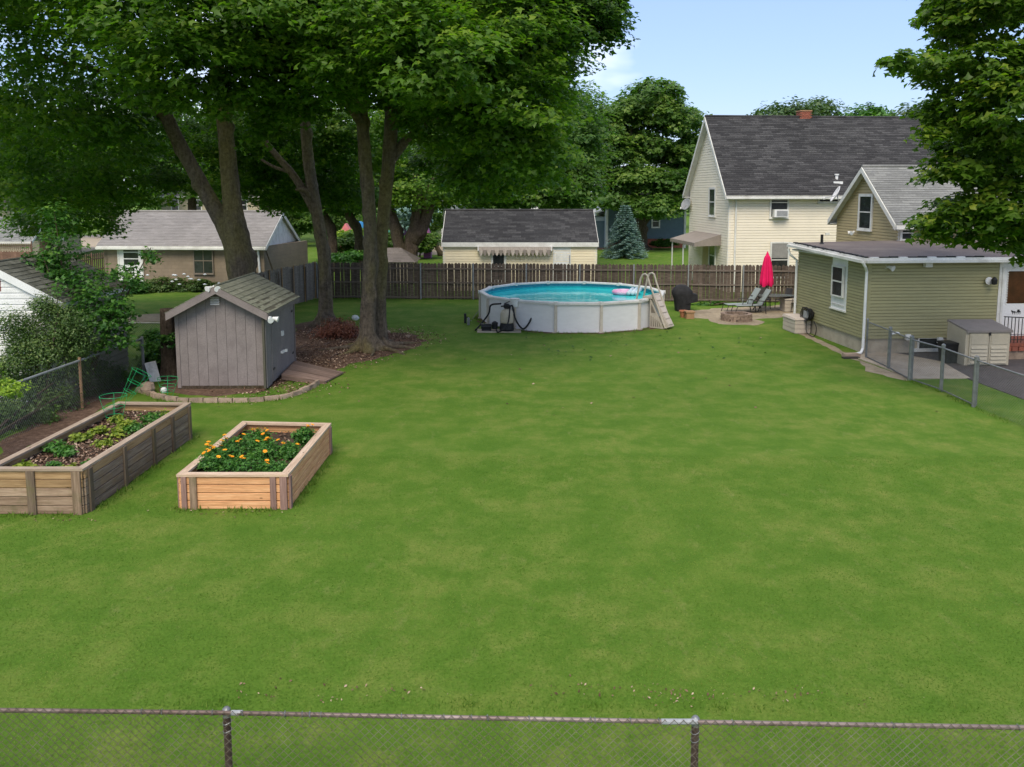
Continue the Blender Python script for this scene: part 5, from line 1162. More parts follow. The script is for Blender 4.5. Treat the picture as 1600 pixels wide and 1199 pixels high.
for k in (0, 1):
    x0 = .06+k*(RW-.12)/2+.01; x1 = x0+(RW-.12)/2-.02; d = MB().box(x0, x1, -.012, .03, .06, 1.04).obj('door', M_['resin_shed'], t, M)
    MB().box(x0+.05, x1-.05, -.026, -.012, .70, .98).obj('door_panel', M_['resin_shed'], d, M)
    for q in range(5): MB().hexa([(x0+.05, -.05, .10+q*.115), (x1-.05, -.05, .10+q*.115), (x1-.05, -.012, .10+q*.115), (x0+.05, -.012, .10+q*.115), (x0+.05, -.018, .185+q*.115), (x1-.05, -.018, .185+q*.115), (x1-.05, -.012, .19+q*.115), (x0+.05, -.012, .19+q*.115)]).obj('door_rib', M_['resin_shed'], d, M)
MB().hexa([(-.05, -.05, 1.07), (RW+.05, -.05, 1.07), (RW+.05, RD+.05, 1.25), (-.05, RD+.05, 1.25), (-.04, -.04, 1.14), (RW+.04, -.04, 1.14), (RW+.04, RD+.05, 1.32), (-.04, RD+.05, 1.32)]).obj('lid', M_['lid'], t, M)
MB().box(RW/2-.03, RW/2+.03, -.05, -.01, .98, 1.08).obj('latch', M_['black'], t, M)
MB().box(-.03, -.005, .15, .22, .72, .86).obj('latch', M_['black'], t, M)
p = G(1482, 567); M = frame(p, TH); t = thing('rubbish_bin', 'black bin between the basement window and the khaki shed', 'bin', p, TH)
MB().hexa([(-.2, -.2, 0), (.2, -.2, 0), (.2, .2, 0), (-.2, .2, 0), (-.25, -.25, .62), (.25, -.25, .62), (.25, .25, .62), (-.25, .25, .62)]).obj('body', M_['black'], t, M); MB().box(-.27, .27, -.27, .27, .62, .68).obj('lid', M_['black'], t, M)
for k, (x_, y_) in enumerate(((1332, 558), )): 
    p = G(x_, y_); M = frame(p, TH); t = thing('splash_block', 'concrete splash block under the white downspout of olive house', 'splash block', p, TH)
    MB().box(-.3, .2, -.15, .15, 0, .12).obj('block', M_['edge'], t, M); MB().box(-.45, .1, -.32, -.15, 0, .05).obj('tray', M_['frame'], t, M)
for (x_, y_, lb) in ((1402, 521, 'small pile of white rags on the gate rail'),):
    p = W(x_, y_, 27); b = MB()
    for k in range(7): b.lathe([(.02, -.03), (.05, 0), (.03, .03)], (random.uniform(-.15, .15), 0, random.uniform(-.02, .02)), 6)
    tag(b.obj('white_rag', M_['white'], None, frame(p)), 'crumpled white rag hanging by the wall behind the gate', 'rag')

# ================================================================== RAISED BEDS
def bed(name, label, C4, h, nb, mats_front, mats_side, capm, posts, soil_z, capw=.12, cat='raised bed'):
    """C4: ground-plan corners near-left, near-right, far-right, far-left of the cap's outer edge"""
    t = thing(name, label, cat, (C4[0]+C4[2])/2); ce = sum((Vector(c[:]) for c in C4), Vector())/4
    ins = [Vector((c.x, c.y, 0))+(Vector((ce.x, ce.y, 0))-Vector((c.x, c.y, 0))).normalized()*.05 for c in C4]
    bh = (h-.04)/nb
    for k in range(4):
        a, c = ins[k], ins[(k+1) % 4]; d = (c-a).normalized()
        for j in range(nb):
            m = (mats_front if k == 0 else mats_side)[j % len(mats_front)]
            plank('side_board', a+d*.02+Vector((0, 0, bh*(j+.5)))+Vector((random.uniform(-.003, .003), random.uniform(-.003, .003), 0)), c-d*.02+Vector((0, 0, bh*(j+.5))), bh-.012, .034, m, t, bev=.005)
        a2, c2 = C4[k].copy(), C4[(k+1) % 4].copy(); nin = Vector((-d.y, d.x, 0))
        pts_ = [Vector((a2.x, a2.y, 0)), Vector((c2.x, c2.y, 0))]
        L = (pts_[1]-pts_[0]).length; M = Matrix((d, nin, Vector((0, 0, 1)))).transposed().to_4x4(); M.translation = pts_[0]+Vector((0, 0, h-.04))
        e = capw*.97; MB().slab([(0.003, 0), (L-.003, 0), (L-e, capw), (e, capw)], 0, .04).obj('cap_board', capm, t, M)
    for (k, f, w_, m) in posts:
        a, c = ins[k], ins[(k+1) % 4]; d = (c-a).normalized(); n = Vector((d.y, -d.x, 0)); p = a.lerp(c, f)+n*.035
        plank('batten', p+Vector((0, 0, 0)), p+Vector((0, 0, h-.045)), w_, .036, m, t, up=d, bev=.004)
    zz = [Vector((c.x, c.y, 0)) for c in ins]
    b = MB(); n = 14; vs = []
    for i in range(n+1):
        for j in range(n*2+1):
            p = zz[0].lerp(zz[1], i/n).lerp(zz[3].lerp(zz[2], i/n), j/(2*n)); vs.append((p.x, p.y, soil_z+.035*mnoise.noise(Vector((p.x*3, p.y*3, 1)))+.02*mnoise.noise(p*9)))
    w2 = 2*n+1; b.add(vs, [(i*w2+j, (i+1)*w2+j, (i+1)*w2+j+1, i*w2+j+1) for i in range(n) for j in range(2*n)])
    b.obj('soil', M_['soil'], t, None, True)
    return t, zz
hb = .80; CB = [G(-26, 733, hb), G(129, 733, hb), G(299, 629, hb), G(185, 627.5, hb)]
bm, bw_ = M_['batten'], M_['old_wood']
big, zb = bed('raised_bed', 'long weathered grey brown raised bed with vegetables at left', CB, hb, 5, [M_['old_wood'], M_['old_wood'], M_['old_wood'], M_['old_warm'], M_['old_warm']], [M_['old_grey'], M_['old_grey'], M_['old_grey'], M_['old_grey'], M_['old_warm']], M_['old_cap'],
    [(0, .0, .13, bm), (0, .46, .14, bm), (0, .93, .15, M_['old_wood']), (1, .035, .12, bm), (1, .31, .11, bm), (1, .58, .11, bm), (1, .78, .11, bm), (1, .975, .1, bm)], .60, .13)
hs_ = .62; CS = [G(275, 742, hs_), G(450, 742, hs_), G(518, 661, hs_), G(379, 658, hs_)]
mv = M_['mauve_wood']
sm, zs = bed('raised_bed', 'small new cedar raised bed with orange marigolds', CS, hs_, 4, [M_['cedar']]*4, [M_['cedar']]*4, M_['cap_new'],
    [(0, .05, .09, mv), (0, .135, .12, M_['old_wood']), (0, .87, .10, mv), (0, .965, .12, mv), (1, .015, .10, mv), (1, .965, .12, mv), (3, .97, .1, mv), (2, .9, .1, mv)], .42, .14)
for zq in (zb, zs): beds_quads.append([(p.x, p.y) for p in zq])
def inbed(z, i, j): 
    p = z[0].lerp(z[1], i).lerp(z[3].lerp(z[2], i), j); return p
def chips(name, centers, n, spread, z, size=.05, quad=None, label=None):
    P = []
    for _ in range(n):
        if quad: p = inbed(quad, random.uniform(.04, .96), random.uniform(.02, .98))
        else:
            c = random.choice(centers); p = Vector((c[0]+random.gauss(0, spread[0]), c[1]+random.gauss(0, spread[1]), 0))
        P.append((p.x, p.y, z+random.uniform(0, .03)))
    P = np.array(P); N = np.array((0, 0, 1.0))+unit(len(P))*.7
    o = leaf_mesh(name, P, N, size*rng.uniform(.4, 1.4, len(P)), rng.random(len(P))**1.3, (OVAL[0]*np.array((1, 1.2, 1)), OVAL[1]), M_['chip']); return tag(o, None, None, None, 'stuff')
tag(chips('wood_chips', None, 3200, None, .61, .06, zb), 'brown wood chip mulch in the long weathered bed', 'mulch')
tag(chips('straw_mulch', None, 500, None, .43, .06, zs), 'pale straw mulch in the small cedar bed', 'mulch')
# marigolds
mi = 0
for (i, j, r, hgt) in ((.2, .22, .34, .36), (.5, .2, .36, .34), (.8, .16, .30, .28), (.25, .45, .34, .42), (.55, .45, .34, .36), (.35, .68, .30, .36), (.78, .48, .24, .26), (.82, .74, .22, .38), (.1, .34, .26, .34)):
    p = inbed(zs, i, j); p.z = .42; lbs = ('at the front left', 'at the front middle', 'at the front right corner', 'left of the middle', 'in the middle', 'toward the back left', 'low on the right side', 'standing alone toward the back right', 'leaning over the left rail')
    t = thing('marigold_plant', 'marigold plant %s of the small cedar bed' % lbs[mi], 'marigold', p, 0, 'marigolds in the small cedar bed'); mi += 1
    crown('foliage', [(np.array((p.x, p.y, .42+hgt*.45)), np.array((r, r, hgt*.55)))], 1000, .1, .062, M_['leafM'], t, p, OVAL, .7, .4, .6, .1)
    pet = None; nf = (4, 5, 2, 6, 5, 6, 2, 3, 8)[mi-1]
    for q in range(nf):
        a = random.uniform(0, 6.28); rr_ = r*random.uniform(.35, 1.0); c = Vector((p.x+rr_*math.cos(a), p.y+rr_*math.sin(a), .42+hgt*random.uniform(.85, 1.15)))
        fl_ = MB(); tilt = Matrix.Rotation(random.uniform(-.5, .5), 4, 'X') @ Matrix.Rotation(random.uniform(-.4, .4), 4, 'Y')
        for k in range(8):
            a_ = k*math.pi/4; Q = tilt @ Matrix.Rotation(a_, 4, 'Z'); fl_.add([Q @ Vector(v) for v in ((0, 0, 0), (.022, .016, .008), (.046, .0, -.002), (.022, -.016, .008))], [(0, 1, 2, 3)])
        f_ = fl_.obj('flower', M_['petal'], t, Matrix.Translation(c)); MB().lathe([(.014, .004), (.012, .014)], (0, 0, 0), 8).obj('flower_centre', M_['eye'], f_, Matrix.Translation(c))
        MB().tube([Vector((p.x+rr_*.6*math.cos(a), p.y+rr_*.6*math.sin(a), .42)), c], .005, 4).obj('stem', M_['leafM'], t)
# vegetables
vg = [(.18, .12, .20, .16, 'leafV'), (.32, .06, .22, .15, 'leafV'), (.75, .08, .2, .16, 'leafV'), (.88, .15, .16, .12, 'leafM'), (.2, .33, .3, .26, 'leafM'), (.4, .28, .25, .22, 'leafM'), (.25, .5, .26, .2, 'leafV'), (.32, .6, .2, .2, 'leafV'), (.62, .42, .18, .16, 'leafV'), (.55, .66, .28, .3, 'leafV'), (.75, .62, .25, .26, 'leafM'), (.3, .78, .18, .22, 'leafV'), (.72, .8, .3, .26, 'leafM'), (.85, .88, .22, .2, 'leafV'), (.62, .55, .2, .2, 'leafV'), (.5, .12, .16, .12, 'leafM')]
vl = ['yellow green leafy plant at the near left of the long bed', 'yellow green leafy plant by the near rail of the long bed', 'lime leafy plant at the near right corner of the long bed', 'small green sprout by the near right rail of the long bed', 'bushy green plant by the left rail near the front of the long bed', 'spiky green plant in the front half of the long bed', 'yellow leafy row plant beside the left rail of the long bed', 'yellow leafy row plant halfway along the left rail', 'small lime plant near the centre of the long bed', 'taller yellowing plant under the tomato cage in the long bed', 'green plant on the right side of the long bed', 'lime plant at the back left of the long bed', 'spreading green plant at the back right of the long bed', 'small yellow plant in the far right corner of the long bed', 'yellow green plant right of the centre of the long bed', 'tiny green sprout in the front middle of the long bed']
for (i, j, r, hgt, lm), lb in zip(vg, vl):
    r *= .8; hgt *= .85
    p = inbed(zb, i, j); p.z = .6
    t = thing('vegetable_plant', lb, 'plant', p, 0, 'vegetables in the long bed')
    crown('foliage', [(np.array((p.x, p.y, .6+hgt*.45)), np.array((r, r, hgt*.5)))], 260, .1, .085, M_[lm], t, p, OVAL, .7, .4, .5, .1)
def cage(label, p, tilt, az, h=.95, r=.22, z0=0.0):
    t = thing('tomato_cage', label, 'tomato cage', (p.x, p.y, z0), 0, 'green wire tomato cages'); M = Matrix.Translation((p.x, p.y, z0)) @ Matrix.Rotation(az, 4, 'Z') @ Matrix.Rotation(tilt, 4, 'Y')
    for k, f in enumerate((1.0, .62, .3)):
        MB().tube([M @ Vector((r*(.45+.55*f)*math.cos(q*.3142), r*(.45+.55*f)*math.sin(q*.3142), h*f)) for q in range(20)], .0062, 5, closed=True).obj('ring', M_['cagegreen'], t)
    for k in range(4):
        a = k*math.pi/2+.4; MB().tube([M @ Vector((r*.4*math.cos(a), r*.4*math.sin(a), -.05)), M @ Vector((r*math.cos(a), r*math.sin(a), h))], .005, 5).obj('upright_wire', M_['cagegreen'], t)
cage('upright green tomato cage standing in the back left of the long bed', inbed(zb, .17, .84), 0, 0, .62, .27, .5)
cage('tilted green tomato cage leaning over the far end of the long bed', G(196, 640), R(32), R(25), .78, .26, .25)
cage('green tomato cage beside the left corner of the grey shed', G(262, 620), R(3), 0, .5, .26)
p = G(246, 596); M = frame(p, .4); tag(MB().hexa([(-.2, -.03, 0), (.1, -.03, 0), (.1, .03, 0), (-.2, .03, 0), (-.32, -.03, .55), (-.02, -.03, .6), (-.02, .03, .6), (-.32, .03, .55)]).obj('leaning_board', M_['oldwhite'], None, M), 'pale board leaning left of the grey shed', 'board')
p = G(231, 614); tag(MB().lathe([(.16, 0), (.2, .12), (.17, .26), (.08, .3)], p, 9).obj('rock', M_['edge']), 'tan rock behind the tilted tomato cage', 'rock')
p = G(256, 614); tag(MB().lathe([(.06, 0), (.09, .06), (.07, .13), (.03, .15)], p, 9).obj('stone', M_['white']), 'small white stone inside the tomato cage by the shed', 'stone')
p = W(250, 560, 27.0); p.z = 0; t = tag(MB().lathe([(.24, 0), (.28, .8), (.3, .82), (.3, .86)], p, 14).obj('barrel', mat('blue_barrel', (.03, .16, .30), None, 4, .5, 0)), 'blue barrel mostly hidden behind leaves left of the grey shed', 'barrel')
p = Vector((-10.0, 26.2, 0)); p = W(264, 560, 24.4); p.z = 0
t = thing('tree_stump', 'dark upright trunk standing against the left side of the grey shed', 'tree stump', p); b = MB(); limb(b, [p, p+Vector((.02, 0, 1.0)), p+Vector((.0, .02, 2.05))], [.24, .2, .18], 10, .1, .3); b.obj('trunk', M_['bark2'], t, None, True)
# landscape edging stones
path_ = [G(215, 612), G(232, 617), G(250, 624), G(275, 627), G(300, 629), G(330, 629), G(360, 629), G(392, 628), G(425, 626), G(452, 621), G(475, 613), G(488, 607), G(496, 602), G(494, 598)]
t = thing('garden_edging', 'curved low border of tan edging stones in front of the grey shed', 'garden edging', path_[5]); sp, _ = smooth_path(path_, [1]*len(path_), 8); acc = 0; last = sp[0]
for p in sp[1:]:
    if (p-last).length > .34:
        d = p-last; L = d.length; b = MB(); hz = random.uniform(.09, .14); j = lambda: random.uniform(-.012, .012)
        b.hexa([(-L/2+.008, -.06+j(), 0), (L/2-.008, -.06+j(), 0), (L/2-.008, .06, 0), (-L/2+.008, .06, 0), (-L/2+.015, -.05+j(), hz), (L/2-.015, -.05, hz+j()), (L/2-.015, .05, hz), (-L/2+.015, .05+j(), hz+j())])
        b.obj('edging_stone', M_['edge'], t, frame((last+p)/2, math.atan2(d.y, d.x)+random.uniform(-.05, .05))); last = p
# wooden ramp
R4 = [G(441, 595), G(508, 600), G(536, 585), G(462, 573)]
t = thing('wooden_ramp', 'weathered plank ramp in front of the grey shed doors', 'ramp', R4[0])
for i in range(12):
    a = R4[0].lerp(R4[3], i/12).lerp(R4[1].lerp(R4[2], i/12), 0); c = R4[1].lerp(R4[2], i/12); a = R4[0].lerp(R4[3], (i+.5)/12); c = R4[1].lerp(R4[2], (i+.5)/12)
    plank('plank', a+Vector((0, 0, .17)), c+Vector((0, 0, .05)), .13, .04, M_['ramp_wood'], t, up=(0, 1, 0))
plank('edge_beam', R4[0]+Vector((0, 0, .1)), R4[1]+Vector((0, 0, .02)), .12, .05, M_['ramp_wood'], t)

# ================================================================== VEGETATION
def trunk(t, limbs, m='bark', name='trunk', flare=.7, n=14):
    b = MB()
    for k, (pts, rad) in enumerate(limbs): limb(b, pts, rad, n if k == 0 else 10, .05, flare if k == 0 else 0, k*1.7)
    o = b.obj(name, M_[m], t, None, True)
    return o
# --- big maples
Y1 = 31.0; base = W(392, 534, Y1); base.z = 0
t = thing('maple_tree', 'large forked maple behind the grey shed with a wide dark crown', 'tree', base)
trunk(t, [([base, W(384, 470, Y1), W(377, 420, Y1), W(368, 370, Y1), W(362, 320, Y1), W(356, 250, Y1), W(350, 190, Y1), W(340, 90, Y1)], [.60, .52, .50, .48, .34, .29, .27, .2]),
          ([W(374, 405, Y1), W(352, 355, Y1), W(330, 315, Y1), W(300, 262, Y1), W(266, 195, 30.5), W(235, 110, 30), W(200, 40, 29)], [.38, .34, .27, .25, .23, .18, .12]),
          ([W(262, 190, 30.5), W(180, 120, 29), W(60, 90, 27)], [.15, .1, .05]), ([W(350, 190, Y1), W(400, 90, 29), W(450, 20, 27)], [.16, .12, .06])])
B1 = [blob_px(80, -60, 24, 190, 90, 3.5), blob_px(240, 30, 23, 150, 75, 3), blob_px(60, 110, 28, 190, 110, 3.5), blob_px(310, 85, 23, 115, 52, 2.4), blob_px(400, 10, 23, 130, 80, 3), blob_px(130, 190, 32, 150, 80, 3.5), blob_px(50, 265, 34, 150, 70, 3), blob_px(170, 285, 37, 120, 42, 2.6), blob_px(110, 345, 38, 90, 24, 2), blob_px(330, 265, 39, 110, 45, 2.6), blob_px(420, 150, 25, 60, 30, 1.8), blob_px(200, -120, 27, 300, 120, 5), blob_px(330, 190, 37, 150, 50, 2.6), blob_px(262, 135, 24, 62, 28, 1.6), blob_px(345, 150, 24, 48, 24, 1.4)]
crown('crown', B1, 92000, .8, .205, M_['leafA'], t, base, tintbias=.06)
base = W(510, 510, 34.3); base.z = 0
t = thing('maple_tree', 'slimmer maple between forked tree and mossy tree with a low left branch', 'tree', base)
Y = 34.3
trunk(t, [([base, W(509, 450, Y), W(506, 400, Y), W(496, 340, Y), W(484, 270, Y), W(478, 210, Y), W(474, 120, Y)], [.34, .25, .235, .23, .22, .21, .16]),
          ([W(497, 340, Y), W(478, 305, Y), W(455, 270, Y), W(425, 235, Y), W(395, 190, Y)], [.2, .17, .15, .12, .08]), ([W(455, 270, Y), W(430, 262, Y), W(408, 250, Y)], [.08, .07, .05]),
          ([W(497, 330, Y), W(480, 300, 34), W(462, 296, 34)], [.12, .1, .06])])
B2 = [blob_px(480, -10, 25, 130, 85, 3), blob_px(470, 80, 25.5, 90, 50, 2.4), blob_px(455, 165, 26, 45, 28, 1.4), blob_px(520, 140, 24.5, 60, 26, 1.5), blob_px(400, 205, 26, 30, 18, 1.0), blob_px(440, 210, 39, 120, 60, 3), blob_px(450, 290, 41, 70, 35, 2.4), blob_px(530, 285, 42, 60, 40, 2.4), blob_px(520, 40, 32, 120, 90, 3), blob_px(560, -110, 28, 250, 110, 4)]
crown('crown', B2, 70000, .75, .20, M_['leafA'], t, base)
base = W(576, 550, 28.9); base.z = 0; Y = 28.9; Y2 = 29.9
t = thing('maple_tree', 'mossy twin-stemmed maple beside the mulch with a broad right crown', 'tree', base)
tr = trunk(t, [([base, W(575, 500, Y), W(577, 450, Y), W(579, 390, Y), W(576, 320, Y), W(570, 250, Y), W(566, 190, Y), W(560, 110, Y)], [.35, .26, .24, .225, .215, .21, .20, .16]),
          ([W(594, 545, Y2), W(594, 500, Y2), W(594, 430, Y2), W(597, 360, Y2), W(603, 300, Y2), W(608, 240, Y2), W(613, 180, Y2), W(625, 100, Y2)], [.32, .22, .21, .21, .22, .23, .23, .17]),
          ([W(604, 260, Y2), W(640, 215, Y2), W(700, 170, 29), W(780, 120, 28)], [.2, .16, .12, .07]), ([W(566, 195, Y), W(530, 140, 27.5), W(500, 80, 26)], [.16, .12, .07]), ([W(612, 180, Y2), W(680, 90, 28), W(760, 20, 27)], [.2, .15, .1])])
b = MB()
for k in range(9):
    a = -2.9+k*.7; L = random.uniform(.7, 1.5); d = Vector((math.cos(a), math.sin(a), 0)); c0_ = base+Vector((.15, .3, 0)); limb(b, [c0_+d*.3+Vector((0, 0, .25)), c0_+d*.6+Vector((0, 0, .10)), c0_+d*(.6+L*.5)+Vector((.05, .05, .04)), c0_+d*(.6+L)+Vector((0, 0, -.03))], [.13, .09, .06, .03], 7)
b.obj('root', M_['bark'], tr, None, True)
B3 = [blob_px(590, 40, 23, 120, 75, 2.8), blob_px(690, 90, 22.5, 110, 75, 2.8), blob_px(560, 95, 23, 90, 38, 2), blob_px(790, 60, 25, 100, 95, 3), blob_px(800, 160, 24.5, 88, 80, 2.5), blob_px(700, 190, 26, 75, 45, 2.2), blob_px(838, 222, 25.5, 68, 64, 2.2), blob_px(765, 262, 28, 72, 42, 2.2), blob_px(650, 130, 30, 90, 50, 3), blob_px(560, 210, 40, 80, 60, 2.6), blob_px(700, 0, 31, 190, 140, 4), blob_px(870, 110, 29, 40, 70, 2), blob_px(720, -110, 26, 220, 110, 4), blob_px(700, 250, 34, 50, 40, 2)]
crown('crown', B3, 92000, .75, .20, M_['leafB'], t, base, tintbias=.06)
# high limb reaching right at the top
base = W(930, -300, 30); base = Vector((6.0, 64, 0))
# --- tree at top right
base = Vector((21.5, 25.5, 0)); t = thing('maple_tree', 'maple with its crown hanging over the right edge above the green house', 'tree', base)
trunk(t, [([base, base+Vector((-.1, 0, 3)), base+Vector((-.3, -.2, 6)), base+Vector((-.6, -.4, 9))], [.5, .42, .36, .25]), ([base+Vector((-.3, -.2, 5)), W(1600, 120, 22), W(1500, 110, 21), W(1420, 90, 20.5)], [.2, .12, .08, .03]), ([base+Vector((-.2, -.1, 4)), W(1640, 260, 22), W(1540, 280, 21)], [.2, .12, .05])])
B4 = [blob_px(1570, 10, 21, 110, 70, 2.2), blob_px(1490, 20, 21, 40, 30, .9), blob_px(1530, 110, 20.5, 75, 40, 1.8), blob_px(1455, 100, 20.5, 45, 18, .8), blob_px(1410, 92, 20, 26, 10, .5), blob_px(1610, 160, 19.5, 100, 75, 2.2), blob_px(1560, 235, 20.5, 80, 50, 1.8), blob_px(1480, 175, 20.5, 42, 20, .9), blob_px(1500, 265, 20.5, 55, 26, 1.0), blob_px(1610, 320, 20, 90, 50, 1.8), blob_px(1515, 325, 20.5, 48, 26, 1.2), blob_px(1458, 352, 21, 20, 22, .7), blob_px(1595, 375, 20.5, 26, 34, .8), blob_px(1450, 212, 20.5, 20, 10, .4), blob_px(1470, 345, 20.6, 36, 14, .8), blob_px(1650, -80, 22, 200, 100, 4), blob_px(1545, 372, 20.5, 50, 16, .9)]
crown('crown', B4, 40000, .42, .19, M_['leafR'], t, base, shell=.75, inner=.12, flat=.35)
# --- high branch at top centre
base = Vector((8.8, 45.0, 0)); 
t3 = [o for o in bpy.data.objects if o.get('label', '').startswith('mossy twin')][0]
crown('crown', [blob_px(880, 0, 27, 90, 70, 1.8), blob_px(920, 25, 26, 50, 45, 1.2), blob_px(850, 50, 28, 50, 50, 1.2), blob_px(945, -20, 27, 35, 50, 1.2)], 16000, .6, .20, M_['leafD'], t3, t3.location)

# --- background trees
def bgtree(label, px, py_base, Y, blobs, n, size, m, tr_r=.3, cr=1.0, shape=OVAL, name='tree', split=False, top=None, trunkpts=None, **kw):
    base = W(px, py_base, Y); base.z = 0; t = thing(name, label, 'tree', base)
    cz = np.mean([b_[0] for b_ in blobs], axis=0)
    if trunkpts is None: trunkpts = [([base, base.lerp(Vector(cz), .5), Vector(cz)], [tr_r, tr_r*.8, tr_r*.3])]
    trunk(t, trunkpts, 'bark2', flare=.6, n=10)
    crown('crown', blobs, n, cr, size, M_[m], t, base, shape, **kw); return t
Y = 80; bs = W(1002, 378, Y); bs.z = 0
bgtree('broad maple in front of the slate blue house', 1002, 378, Y, [blob_px(1020, 150, Y, 44, 26, 3.5), blob_px(985, 175, Y+1, 34, 28, 3), blob_px(952, 190, Y, 26, 30, 2.6), blob_px(1045, 180, Y-1, 34, 26, 3), blob_px(1078, 190, Y+1, 26, 26, 2.4), blob_px(960, 235, Y-1, 38, 26, 3), blob_px(1015, 225, Y, 44, 28, 3.4), blob_px(1072, 240, Y, 34, 28, 3), blob_px(935, 262, Y-1, 26, 20, 2.4), blob_px(990, 275, Y-2, 40, 22, 3), blob_px(1045, 280, Y-2, 38, 22, 3), blob_px(1083, 300, Y-1, 22, 22, 2.2), blob_px(955, 305, Y-3, 28, 16, 2.4), blob_px(1020, 318, Y-3, 44, 18, 3)], 34000, .42, 'leafBG', .6, 1.15,
       trunkpts=[([bs, W(1003, 350, Y), W(998, 320, Y), W(990, 280, Y), W(985, 200, Y)], [.62, .46, .40, .32, .2]), ([W(1003, 352, Y), W(1015, 330, Y), W(1030, 290, Y), W(1040, 220, Y)], [.36, .30, .24, .12])], shape=MAPLE, tintbias=.08)
bgtree('dense dark tree right behind the cream garage', 860, 372, 62, [blob_px(800, 250, 62, 90, 70, 4), blob_px(880, 230, 62, 60, 80, 4), blob_px(860, 290, 60, 80, 35, 3.5), blob_px(905, 190, 64, 35, 60, 3.5), blob_px(780, 300, 60, 60, 30, 3)], 30000, .33, 'leafBG', .5, 1.3, shape=MAPLE)
Y = 53; bs = W(640, 402, Y); bs.z = 0
bgtree('leaning twin trunk tree left of the cream garage', 640, 402, Y, [blob_px(650, 285, Y, 60, 42, 3), blob_px(700, 250, Y+3, 70, 60, 3.5), blob_px(625, 260, Y+2, 55, 60, 3), blob_px(690, 300, Y+1, 35, 25, 2)], 14000, .26, 'leafB', .4, 1.0, shape=MAPLE, tintbias=.15,
       trunkpts=[([bs, W(642, 380, Y), W(650, 350, Y), W(652, 310, Y), W(648, 270, Y)], [.55, .42, .35, .32, .2]), ([W(644, 378, Y), W(662, 350, Y), W(672, 310, Y), W(680, 270, Y)], [.42, .36, .33, .2])])
bs = W(630, 398, Y); bs.z = 0
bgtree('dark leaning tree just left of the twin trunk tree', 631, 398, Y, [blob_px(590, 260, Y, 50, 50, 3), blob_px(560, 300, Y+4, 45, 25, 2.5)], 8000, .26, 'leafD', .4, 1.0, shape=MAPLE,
       trunkpts=[([bs, W(620, 365, Y), W(607, 325, Y), W(596, 280, Y)], [.4, .36, .34, .2])])
for (px, Yb, x1, label) in ((517, 58, 508, 'dark slim tree behind the picket bars between the maples'), (560, 60, 548, 'dark slim tree left of the mossy maple in the far garden')):
    bs = W(px, 398, Yb); bs.z = 0
    bgtree(label, px, 398, Yb, [blob_px(px-15, 280, Yb, 55, 50, 3), blob_px(px-40, 300, Yb+3, 40, 30, 3)], 9000, .3, 'leafD', .3, 1.1, trunkpts=[([bs, W((px+x1)/2+6, 365, Yb), W(x1-4, 330, Yb), W(x1-8, 270, Yb)], [.35, .3, .28, .15])])
bgtree('blue green conifer glimpsed behind the twin trunk tree', 690, 380, 72, [blob_px(640, 330, 72, 40, 30, 2.5), blob_px(650, 300, 72, 30, 30, 2)], 5000, .3, 'spruce', .2, 1.0)
kk = 0
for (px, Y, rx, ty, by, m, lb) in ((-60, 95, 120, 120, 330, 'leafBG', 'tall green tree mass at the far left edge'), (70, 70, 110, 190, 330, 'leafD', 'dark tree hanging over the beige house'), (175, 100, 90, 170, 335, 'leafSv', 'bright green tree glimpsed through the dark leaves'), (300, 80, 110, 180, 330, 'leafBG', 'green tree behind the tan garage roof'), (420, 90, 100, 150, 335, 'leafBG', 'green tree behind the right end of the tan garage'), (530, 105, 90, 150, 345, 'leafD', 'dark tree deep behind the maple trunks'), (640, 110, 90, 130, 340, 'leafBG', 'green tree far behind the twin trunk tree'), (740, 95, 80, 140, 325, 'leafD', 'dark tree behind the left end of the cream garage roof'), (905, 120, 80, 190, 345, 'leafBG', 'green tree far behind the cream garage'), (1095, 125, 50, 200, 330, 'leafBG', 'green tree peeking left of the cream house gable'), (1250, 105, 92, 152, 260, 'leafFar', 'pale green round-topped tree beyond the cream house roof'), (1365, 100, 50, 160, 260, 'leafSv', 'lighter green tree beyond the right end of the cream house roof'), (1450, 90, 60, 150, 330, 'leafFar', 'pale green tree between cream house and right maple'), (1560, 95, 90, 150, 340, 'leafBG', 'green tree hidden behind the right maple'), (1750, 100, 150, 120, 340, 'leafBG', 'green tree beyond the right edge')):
    cy = (ty+by)/2; ry = (by-ty)/2
    B = [blob_px(px, cy+ry*.1, Y, rx*.75, ry*.75, rx*Y/FPX*.7)]
    for q in range(7):
        a = q*math.pi/6.0+.0; B.append(blob_px(px+rx*.62*math.cos(a), cy-ry*.55*math.sin(a)+random.uniform(-6, 6), Y+random.uniform(-3, 3), rx*.38, ry*.40, rx*Y/FPX*.35))
    bgtree(lb, px, 380, Y, B, 9000 if m != 'leafFar' else 12000, .55, m, .45, 1.8, shape=OVAL, tintbias=.05)
for i in range(26):         # the wooded horizon further off
    a = -1.15+i*2.3/25; Y = 190+random.uniform(-20, 30); X = math.tan(a)*Y*.9; z = random.uniform(7, 10.5)
    base = Vector((X, Y, 0)); c = np.array((X, Y, z*.62)); rx = random.uniform(10, 14)
    if i == 0: ht = thing('treeline', None, None, (0, 190, 0))
    if i == 0: HB = []
    HB.append((c, np.array((rx, 4.5, z*.42))))
bpy.data.objects.remove(ht)
tag(crown('distant_wood', HB, 60000, 2.6, 1.1, M_['leafBG'], None, (0, 190, 0), OVAL), 'continuous band of far green trees along the horizon', 'woodland', None, 'stuff')
